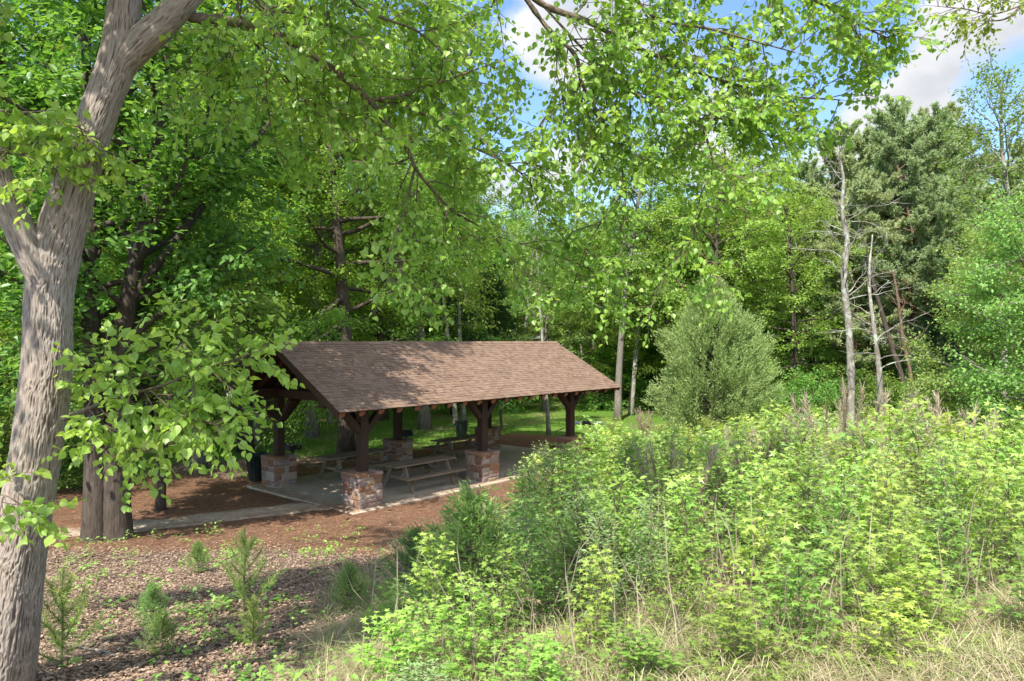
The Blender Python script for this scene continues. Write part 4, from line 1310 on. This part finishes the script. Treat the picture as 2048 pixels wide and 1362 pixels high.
# ----------------------------------------------------------------- thicket
for k in range(4):
    H = (1.5, 1.9, 2.3, 2.0)[k]
    proto('gum%d' % k, 'sweetgum_sapling', sweetgum(80 + k, H, (22, 26, 30, 32)[k], .145, dens=.055), 'stem_young', 'leaf_gum', 'sapling', 'foliage', 'stem')
for k in range(3):
    proto('shrub%d' % k, 'thicket_shrub', sweetgum(90 + k, (1.3, 1.7, 2.)[k], (26, 32, 34)[k], .085, OVAL, .036), 'stem_young', 'leaf_shrub', 'shrub', 'foliage', 'stem')
for k in range(2):
    proto('narrow%d' % k, 'narrow_leaved_shrub', sweetgum(95 + k, (1.5, 1.9)[k], (34, 38)[k], .085, SLIM, .02), 'stem_young', 'leaf_greyish', 'shrub', 'foliage', 'stem')
PH = {'narrow0': 1.6, 'narrow1': 2., 'gum0': 1.6, 'gum1': 2., 'gum2': 2.4, 'gum3': 2.1, 'shrub0': 1.4, 'shrub1': 1.8, 'shrub2': 2.1}


def topline(px):
    return np.interp(px, [700, 800, 880, 930, 980, 1010, 1050, 1100, 1130, 1200, 1300, 1400, 1500, 1580, 1650, 1750, 1850, 2048, 2300], [1180, 1090, 1010, 960, 965, 925, 900, 852, 828, 826, 840, 815, 795, 772, 790, 790, 788, 772, 765])


rt = np.random.default_rng(23); pts_t = []
tries = 0
while len(pts_t) < 400 and tries < 60000:
    tries += 1
    d = 3.9 + 26. * rt.random() ** 1.35; px = rt.uniform(800, 2330); x = wx(px, d)
    e = thicket_edge(d)
    if x < e + .1: continue
    if d < 5.4 and px > 1250 and rt.random() < .42: continue
    if d < 5.8 and px > 1640 and rt.random() < .8: continue
    ms = .36 + .016 * d
    if pts_t and min((x - a) ** 2 + (d - b) ** 2 for a, b, _ in pts_t) < ms * ms: continue
    s, t = to_st(x, d)
    if -1. < s < 11.3 and t > -1.1: continue
    tl = topline(px) + (70 if d < 9 else 0) + rt.uniform(0, 75) * (1. if d < 16 else .6)
    h = CAMZ - (tl - 681) / F * d - gzf(x, d)
    if h < .3: continue
    edge_f = .35 + .65 * float(sstep(0, 2.2, x - e))
    h = min(h, rt.uniform(1.6, 2.7) * edge_f, .35 + .38 * (d - 4.) + rt.uniform(0, .25))
    pts_t.append((x, d, h))
for x, d, h in pts_t:
    px = 1024 + x / d * F
    shr = rt.random() < (.42 if px < 1350 else .2)
    key = rt.choice(['shrub0', 'shrub1', 'shrub2']) if shr else rt.choice(['gum0', 'gum1', 'gum2', 'gum3'])
    nar = rt.random() < .13
    if nar: key = rt.choice(['narrow0', 'narrow1'])
    sc = h / PH[key]
    w = min(max(sc, .72 if d > 6.5 else .55), 1.25)
    zt = ('at the thicket fringe by the leaf litter' if x < thicket_edge(d) + 1.4 else 'in the near dry grass of the thicket' if d < 8 else
          'in the sunlit heart of the thicket' if d < 16 else 'at the far side of the thicket under the trees')
    kind_ = 'grey green narrow leaved shrub ' if nar else 'small leaved green shrub ' if shr else 'lime sweetgum sapling with star leaves '
    lab = kind_ + zt
    plant(key, 0, d, None, (w * rt.uniform(.9, 1.15), w * rt.uniform(.9, 1.15), sc), lab, ('narrow leaved shrubs ' if nar else 'shrubs ' if shr else 'sweetgum saplings ') + zt, x=x)

# small conifers on the slope
proto('ced', 'young_cedar', cedar(101, 1.15, .48, 250, 26, .05, [(0, .55), (.25, 1.), (.6, .7), (1, .05)], .015, .26, .9, inner=.15), 'stem_young', 'cedar_mid', 'cedar', 'foliage', 'stem')
for px, py, d, sc, lab in [(945, 1290, 6.6, (1.25, 1.25, 1.1), 'bushy blue green young cedar at the thicket fringe above the dry stalks'),
                           (700, 1240, 8.6, .5, 'small pale cedar seedling on the sunny leaf litter'),
                           (305, 1250, 7.9, .40, 'small round cedar seedling on the shaded leaf litter'),
                           (322, 1330, 6.9, .36, 'low cedar seedling nearest the lower edge of the shaded litter'),
                           (830, 1190, 9.2, (.8, .8, .75), 'dark open young cedar standing among tan grass tufts'),
                           (395, 1120, 11.2, .42, 'tiny cedar seedling below the pine straw edge'),
                           (1180, 1270, 6.6, (1.2, 1.2, .9), 'feathery green young cedar beside the dry arching stalks')]:
    plant('ced', px, d, None, sc, lab)


def pine_seedling(seed, H=1.1):
    r = np.random.default_rng(seed); gw, gl = G(), G(); tp = curve((0, 0, -.08), (r.normal(0, .05), 0, 1), H, 8, r, .02, .04); gw.tube(tp, np.linspace(.014, .005, 8), 6)
    P, D, NR, T = [], [], [], []

    def cover(pts, y, L):
        for t in np.linspace(.05, 1, int(np.linalg.norm(pts[-1] - pts[0]) / .012) + 4):
            a, b = at_len(pts, min(t, .999)); m_ = 5
            P.append(np.repeat(a[None], m_, 0)); D.append(unit(b * .8 + r.normal(0, .6, (m_, 3)))); NR.append(r.normal(0, 1, (m_, 3))); T.append(np.full(m_, y * t))
    cover(tp, .8, H)
    for k in range(16):
        v = k / 16; p, td = at_len(tp, .12 + .75 * v); az = k * 2.4; L = (.42 * (1 - v) + .12) * H
        bp = curve(p, (math.cos(az), math.sin(az), .5 + .5 * v), L, 6, r, .12, .06); gw.tube(bp, .004, 4, cap=False); cover(bp, .35 + .5 * v, L)
    P, D, NR, T = map(np.concatenate, (P, D, NR, T)); gl.leaves(NEEDLE, P, D, NR, .085 * r.uniform(.7, 1.2, len(P)), T, wid=.55)
    return gw, gl


proto('pines', 'pine_seedling', pine_seedling(111), 'stem_young', 'pine_young', 'pine seedling', 'foliage', 'stem')
for px, d, sc, lab in [(490, 8.9, .95, 'pale tipped pine seedling with spread twigs on the leaf litter'), 
                       (120, 6.3, .85, 'dark narrow pine seedling beside the leaning trunk'), (505, 7.2, .5, 'low blue green pine seedling at the edge of the sunlit litter')]:
    plant('pines', px, d, None, sc, lab)


# dead weed clumps
def weed(seed, H=1.9, n=36):
    r = np.random.default_rng(seed); gw, gl = G(), G(); P, D, NR = [], [], []
    for k in range(n):
        az = r.uniform(0, 6.28); p0 = np.array([r.normal(0, .12), r.normal(0, .12), -.05])
        sp = curve(p0, (math.cos(az) * .3, math.sin(az) * .3, 1), H * r.uniform(.45, 1.1), 9, r, -.03, .09); gw.tube(sp, np.linspace(.006, .002, 9), 4, cap=False)
        for t in np.linspace(.45, 1, 26):
            a, b = at_len(sp, min(t, .999)); m_ = 8
            P.append(np.repeat(a[None], m_, 0)); D.append(unit(b * 1. + r.normal(0, .45, (m_, 3)))); NR.append(r.normal(0, 1, (m_, 3)))
    P, D, NR = map(np.concatenate, (P, D, NR)); gl.leaves(NEEDLE, P, D, NR, .14 * r.uniform(.5, 1.3, len(P)), wid=.7)
    return gw, gl


proto('weed', 'dead_weed_clump', weed(121), 'stem_young', 'dead_stalk', 'weeds', 'plume', 'stalk')
for px, d, top, lab in [(1705, 13., 758, 'tall feathery tan weed clump in front of the pale bare trunks'), 
                       (1915, 14.5, 792, 'small tan weed clump near the lime tree'), (1475, 11.5, 850, 'thin tan weed clump amid saplings below the pale cedar'), (1580, 12., 838, 'wispy tan weed clump between two others amid the saplings'),
                       (1350, 9.5, 870, 'brown weed clump near the middle of the thicket'), (1290, 30, 815, 'tan weed clump on the bare bank beyond the roof corner')]:
    h = CAMZ - (top - 681) / F * d - gzf(wx(px, d), d)
    plant('weed', px, d, None, (.75 * h / 1.95, .75 * h / 1.95, h / 1.95), lab)

# ----------------------------------------------------------------- ground cover
rg = np.random.default_rng(31)


def stuff(name, gl, m, lab, cat, mesh=None):
    tag(link(name, gl.mesh(name, MAT[m])), lab, cat, kind='stuff')


# leaf litter
n = 200000
y = 3.6 + 21 * rg.random(n) ** 1.5; x = rg.uniform(-.95, .35, n) * (y * .75 + 1)
st_, li, la = zones(x, y)
k = rg.random(n) < np.clip(li * 1.0 + st_ * .05, 0, 1); x, y = x[k], y[k]; n = len(x)
gl = G(); a = rg.uniform(0, 6.28, n)
gl.leaves(DRYLEAF, np.stack([x, y, gz(x, y) + rg.uniform(.004, .035, n)], 1), np.stack([np.cos(a), np.sin(a), rg.normal(0, .22, n)], 1), np.array([0, 0, 1.]) + rg.normal(0, .26, (n, 3)), rg.uniform(.02, .056, n), wid=rg.uniform(.6, 1.3, n))
stuff('leaf_litter', gl, 'litter', 'curled brown fallen leaves covering the near slope', 'leaf litter')
# pine straw
n = 42000
y = rg.uniform(11.5, 30, n); x = rg.uniform(-14, 4, n); st_, li, la = zones(x, y); s, t = to_st(x, y)
k = (rg.random(n) < st_) & ~((s > -.7) & (s < 10.8) & (t > -.5) & (t < 4.7)); x, y = x[k], y[k]; n = len(x)
gl = G(); a = rg.uniform(0, 6.28, n)
gl.leaves(NEEDLE, np.stack([x, y, gz(x, y) + rg.uniform(.004, .03, n)], 1), np.stack([np.cos(a), np.sin(a), rg.normal(0, .12, n)], 1), np.array([0, 0, 1.]) + rg.normal(0, .3, (n, 3)), rg.uniform(.12, .24, n), wid=.45)
m2 = 17000; k = rg.integers(0, len(pp), m2); o2 = rg.normal(0, .5, m2); x = pp[k, 0] + nn[k, 0] * o2 + rg.normal(0, .1, m2); y = pp[k, 1] + nn[k, 1] * o2 + rg.normal(0, .1, m2); a = rg.uniform(0, 6.28, m2)
k = (np.abs(o2) > .15 + .4 * rg.random(m2)) | (rg.random(m2) < .18); x, y, a = x[k], y[k], a[k]
gl.leaves(NEEDLE, np.stack([x, y, gz(x, y) + .045], 1), np.stack([np.cos(a), np.sin(a), 0 * a], 1), np.array([0, 0, 1.]) + rg.normal(0, .2, (len(x), 3)), rg.uniform(.1, .2, len(x)), wid=.45)
m2 = 5000; s = rg.uniform(-.7, 10.8, m2); t = np.where(rg.random(m2) < .6, -.52 + np.abs(rg.normal(0, .22, m2)), 4.7 - np.abs(rg.normal(0, .2, m2))); e = rg.random(m2) < .25; s = np.where(e, -.72 + np.abs(rg.normal(0, .25, m2)), s); t = np.where(e, rg.uniform(-.5, 4.7, m2), t)
x = PO[0] + PS[0] * s + PT[0] * t; y = PO[1] + PS[1] * s + PT[1] * t; a = rg.uniform(0, 6.28, m2)
gl.leaves(NEEDLE, np.stack([x, y, np.full(m2, .066)], 1), np.stack([np.cos(a), np.sin(a), 0 * a], 1), np.array([0, 0, 1.]) + rg.normal(0, .15, (m2, 3)), rg.uniform(.08, .18, m2), wid=.45)
stuff('pine_straw', gl, 'straw', 'rust red pine needles mulching the ground round the slab', 'pine straw')
# leaves and twigs blown on to the roof
n = 520; s = rg.uniform(SL, SR, n); s = np.where(rg.random(n) < .6, SL + np.abs(rg.normal(0, 3.2, n)), s); s = np.clip(s, SL, SR); u = rg.random(n) ** .8 * (slen - .05)
P_ = np.array([slope_pt(0, uu, ss, .034) for uu, ss in zip(u, s)]); ca, sa = math.cos(PA), math.sin(PA)
P_ = np.stack([PO[0] + ca * P_[:, 0] - sa * P_[:, 1], PO[1] + sa * P_[:, 0] + ca * P_[:, 1], P_[:, 2]], 1)
nr = np.array([PT[0] * -rise / slen, PT[1] * -rise / slen, run / slen]); dr = np.cross(nr, unit(rg.normal(0, 1, (n, 3))))
gl = G(); gl.leaves(DRYLEAF, P_, dr, nr + rg.normal(0, .12, (n, 3)), rg.uniform(.035, .085, n))
stuff('roof_debris', gl, 'litter', 'dry brown leaves fallen on the shingle roof', 'fallen leaves')
# lawn blades
n = 70000
y = 15 + 45 * rg.random(n) ** 1.2; x = rg.uniform(-.85, .45, n) * y; st_, li, la = zones(x, y); s, t = to_st(x, y)
patch = .5 + .5 * np.sin(x * .8 + 2 * np.sin(y * .37)) * np.cos(y * .6)
k = (rg.random(n) < la * (.35 + .65 * patch)) & (st_ < .4) & ~((s > -1) & (s < 11.4) & (t > -.7) & (t < 5)); x, y = x[k], y[k]; n = len(x)
gl = G(); a = rg.uniform(0, 6.28, n)
gl.leaves(BLADE, np.stack([x, y, gz(x, y) - .01], 1), np.stack([np.cos(a) * .5, np.sin(a) * .5, np.full(n, 1.)], 1), np.stack([-np.cos(a), -np.sin(a), np.full(n, .4)], 1), rg.uniform(.08, .2, n), wid=2.5)
stuff('grass', gl, 'grass', 'short green grass growing on the lawn behind the pavilion', 'grass')
# dry tufts
gl = G(); cl = []
for _ in range(9000):
    d = 3.3 + 13.5 * rg.random() ** 1.4; px = rg.uniform(640, 2600); xx = wx(px, d); e = thicket_edge(d)
    band = math.exp(-((xx - e) / .75) ** 2) * (d < 14.5)
    nearr = (1 - sstep(5.0, 6.2, d)) * float(sstep(0., .8, xx - e)) * (.75 if px > 1150 else .35)
    if rg.random() < max(band * .55, nearr, .06 * (xx > e)): cl.append((xx, d))
    if len(cl) > 1170: break
for xx, d in cl:
    m_ = int(rg.uniform(60, 150)); a = rg.normal(rg.uniform(0, 6.28), 1.3, m_); lean = rg.uniform(.3, 2.6, m_); rr = np.abs(rg.normal(0, .09, m_))
    px_ = xx + np.cos(a) * rr; py_ = d + np.sin(a) * rr
    green = (rg.random(m_) < (.25 if rg.random() < .6 else .7)) * rg.uniform(.4, 1., m_)
    gl.leaves(ARC, np.stack([px_, py_, gz(px_, py_) - .01], 1), np.stack([np.cos(a) * lean * .45, np.sin(a) * lean * .45, np.ones(m_)], 1), np.stack([np.cos(a + rg.normal(0, .4, m_)), np.sin(a), np.full(m_, -.1)], 1), rg.uniform(.16, .50, m_) * rg.uniform(.7, 1.2), green, wid=rg.uniform(.16, .36, m_))
stuff('dry_grass', gl, 'dry_grass', 'tan dry grass tufts fringing the thicket and near slope', 'dry grass')
# seedlings and weeds over the litter
gl = G(); gs = G()
n = 0
while n < 420:
    d = 4.2 + 12 * rg.random() ** 1.1; px = rg.uniform(120, 1250); xx = wx(px, d)
    if xx > thicket_edge(d) + .6 and rg.random() < .3: continue
    clump = .5 + .5 * math.sin(xx * 1.7 + 1) * math.sin(d * 1.3 + xx)
    if rg.random() > .15 + .85 * clump ** 2: continue
    n += 1; m_ = int(rg.uniform(5, 16)); h = rg.uniform(.04, .26); a = rg.uniform(0, 6.28, m_); rr = rg.uniform(.01, .11, m_)
    z0 = gzf(xx, d)
    gl.leaves(STAR if rg.random() < .6 else OVAL, np.stack([xx + np.cos(a) * rr, d + np.sin(a) * rr, z0 + h * rg.uniform(.3, 1., m_)], 1), np.stack([np.cos(a), np.sin(a), rg.normal(0, .3, m_)], 1), UP + rg.normal(0, .3, (m_, 3)), rg.uniform(.035, .085, m_), rg.uniform(0, .6, m_))
stuff('seedling_cover', gl, 'leaf_gum', 'scattered green seedlings sprouting through the leaf litter', 'ground cover')
# weeds under the thicket
gl = G(); n = 19000
d = 4. + 24 * rg.random(n) ** 1.1; px = rg.uniform(700, 2600, n); xx = wx(px, d); ok2 = (xx > thicket_edge(d) - .3); s, t = to_st(xx, d)
ok2 &= ~((s > -1.) & (s < 11.3) & (t > -.9)) & ((d > 6.) | (rg.random(n) < .3)); xx, d = xx[ok2], d[ok2]; n = len(xx); a = rg.uniform(0, 6.28, n)
gl.leaves(OVAL, np.stack([xx, d, gz(xx, d) + rg.uniform(.02, .42, n)], 1), np.stack([np.cos(a), np.sin(a), rg.normal(.1, .4, n)], 1), UP + rg.normal(0, .45, (n, 3)), rg.uniform(.04, .09, n) * np.clip(d / 9, .45, 1.1), rg.uniform(0, .3, n))
stuff('undergrowth', gl, 'leaf_shrub', 'low leafy undergrowth filling the floor of the thicket', 'undergrowth')

gl = G(); n = 1500
d = 4.2 + 16 * rg.random(n) ** 1.3; px = rg.uniform(720, 2150, n); xx = wx(px, d); k = (xx > thicket_edge(d) - .2); s, t = to_st(xx, d); k &= ~((s > -1.) & (s < 11.3) & (t > -.9)); xx, d = xx[k], d[k]; n = len(xx)
gl.leaves(BLADE, np.stack([xx, d, gz(xx, d)], 1), np.stack([rg.normal(0, .25, n), rg.normal(0, .25, n), np.ones(n)], 1), rg.normal(0, 1, (n, 3)), rg.uniform(.4, 1.25, n) * np.clip(.35 + .1 * d, .5, 1.1), wid=.28)
stuff('dry_stems', gl, 'dead_stalk', 'thin bleached dry stems standing among the thicket leaves', 'dry stems')

# arching dry stalks near the viewer
st = empty('dry_grass_stalk', tuple(W(930, 1345, 5.7))); tag(st, 'arching bleached grass stalks leaning over the fringe', 'grass stalks')
o0 = W(930, 1345, 5.7)
for pts_ in ([(930, 1345, 5.7), (975, 1275, 5.7), (1010, 1225, 5.7), (1045, 1198, 5.7), (1075, 1200, 5.7)], [(935, 1345, 5.7), (985, 1268, 5.75), (1030, 1238, 5.8), (1068, 1230, 5.8)], [(940, 1345, 5.65), (990, 1292, 5.6), (1030, 1283, 5.6), (1050, 1290, 5.6)]):
    gw, gl = G(), G(); q = spline(pxs(pts_) - o0, 8); gw.tube(q, np.linspace(.006, .002, len(q)), 5, cap=False)
    for t in np.linspace(.45, 1, 60):
        a, b = at_len(q, min(t, .999)); dl = unit(b + rg.normal(0, .3, 3) - UP * .3)
        gl.leaves(SLIM, a[None], dl[None], rg.normal(0, 1, (1, 3)), rg.uniform(.03, .07), wid=.6)
    link('stalk', gw.mesh('dry_stalk', MAT['dry_grass'], True), st); link('seed_head', gl.mesh('dry_seed_head', MAT['dry_grass']), st)
# fallen stick on the litter
q0 = np.array([wx(150, 7.2), 7.2]); g = G(); P = []
for (px, py, d) in [(140, 1297, 7.2), (175, 1312, 7.0), (205, 1325, 6.85), (235, 1355, 6.6)]:
    x = wx(px, d); P.append([x, d, gzf(x, d) + .03])
P = spline(P, 6); g.tube(P, np.linspace(.006, .011, len(P)), 6)
tag(link('fallen_stick', g.mesh('fallen_stick', MAT['bark_pale'], True)), 'thin pale fallen stick lying on the shaded leaf litter', 'stick')

# ----------------------------------------------------------------- sky, sun, camera
SUN_EL, SUN_AZ = math.radians(SUN_DEG[0]), math.radians(SUN_DEG[1])     # azimuth measured from +y towards +x
sd = Vector((math.sin(SUN_AZ) * math.cos(SUN_EL), math.cos(SUN_AZ) * math.cos(SUN_EL), math.sin(SUN_EL)))
w = bpy.data.worlds.new('World'); scene.world = w; w.use_nodes = True; nt = w.node_tree; nt.nodes.clear(); l = nt.links
sky = N(nt, 'ShaderNodeTexSky', sky_type='NISHITA'); sky.sun_disc = False; sky.sun_elevation = SUN_EL; sky.sun_rotation = SUN_AZ; sky.air_density = 1.; sky.dust_density = .6; sky.ozone_density = 1.5
dirn = N(nt, 'ShaderNodeTexCoord').outputs['Generated']


def sky_noise(off):
    v = N(nt, 'ShaderNodeVectorMath', operation='ADD'); l.new(dirn, v.inputs[0]); v.inputs[1].default_value = off
    return noise_(nt, mapping(nt, v.outputs[0], (1, 1, 1.7)), 5., 8, .56)


nz1 = sky_noise((0, 0, 0)); nz2 = sky_noise((.03, -.02, .07))
dens = math_(nt, 'MULTIPLY', nz1, .9)
for px, py, wid, amp in [(1825, 215, .075, .38), (1985, 75, .12, .38), (1650, 290, .05, .3), (1000, 330, .12, .3), (1090, 70, .06, .30), (1230, 60, .07, .2), (930, 170, .07, -.3), (1030, 250, .06, -.25), (1630, 240, .035, -.35), (1760, 130, .04, -.35), (1950, 185, .05, -.38), (1730, 20, .06, -.25), (1400, 330, .15, .2), (600, 250, .2, .1), (0, None, .62, .4), (1, None, .6, .3)]:  # last two: unseen clouds added out of view to raise the fill light
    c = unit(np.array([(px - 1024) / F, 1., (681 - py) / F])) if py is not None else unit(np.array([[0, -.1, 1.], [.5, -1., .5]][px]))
    dn = N(nt, 'ShaderNodeVectorMath', operation='DOT_PRODUCT'); nv = N(nt, 'ShaderNodeVectorMath', operation='NORMALIZE'); l.new(dirn, nv.inputs[0])
    l.new(nv.outputs[0], dn.inputs[0]); dn.inputs[1].default_value = tuple(c)
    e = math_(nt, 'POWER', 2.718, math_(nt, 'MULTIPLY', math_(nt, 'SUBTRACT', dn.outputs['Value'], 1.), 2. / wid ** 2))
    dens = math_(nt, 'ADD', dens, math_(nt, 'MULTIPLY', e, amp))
    if py is None: fill_clouds = e if px == 0 else math_(nt, 'ADD', fill_clouds, e)
fac = ramp(nt, dens, [(.60, 0), (.76, 1)])
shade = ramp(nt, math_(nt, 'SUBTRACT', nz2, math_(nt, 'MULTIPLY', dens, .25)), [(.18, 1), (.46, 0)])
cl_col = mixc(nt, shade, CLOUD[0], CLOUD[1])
vm = N(nt, 'ShaderNodeVectorMath', operation='SCALE'); l.new(cl_col, vm.inputs[0]); l.new(math_(nt, 'ADD', math_(nt, 'MULTIPLY', fill_clouds, FILL_GAIN), 1.), vm.inputs['Scale']); cl_col = vm.outputs[0]
blue = mixc(nt, 1., sky.outputs[0], SKYTINT, 'MULTIPLY')
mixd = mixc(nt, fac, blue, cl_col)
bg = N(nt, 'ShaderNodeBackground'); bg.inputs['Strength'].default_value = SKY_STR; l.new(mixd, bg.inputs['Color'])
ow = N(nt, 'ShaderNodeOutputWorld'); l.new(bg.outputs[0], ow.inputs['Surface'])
sl = bpy.data.lights.new('sun', 'SUN'); sl.energy = SUN_STR; sl.angle = math.radians(.6); sl.color = (1., .95, .86)
so = bpy.data.objects.new('sun', sl); COL.objects.link(so); so.rotation_euler = sd.to_track_quat('Z', 'Y').to_euler()
cam = bpy.data.cameras.new('camera'); cam.sensor_width = 36; cam.lens = 36 * F / 2048; cam.clip_end = 2000; cam.clip_start = .05
co = bpy.data.objects.new('camera', cam); COL.objects.link(co); co.location = (0, 0, CAMZ); co.rotation_euler = (math.radians(90), 0, 0); scene.camera = co
for k in list(PROTO):          # drop prototypes that were never placed
    if not PROTO[k][1]:
        for ch in list(PROTO[k][0].children): bpy.data.objects.remove(ch)
        bpy.data.objects.remove(PROTO[k][0])
vs = scene.view_settings; scene.display_settings.display_device = 'sRGB'
vs.view_transform = 'Standard'; vs.look = 'None'; vs.gamma = 1.; vs.use_curve_mapping = False; vs.exposure = EXPO
cy = scene.cycles; cy.max_bounces = 7; cy.diffuse_bounces = 4; cy.glossy_bounces = 2; cy.transmission_bounces = 4; cy.transparent_max_bounces = 4
cy.use_denoising = True; cy.sample_clamp_indirect = 8.
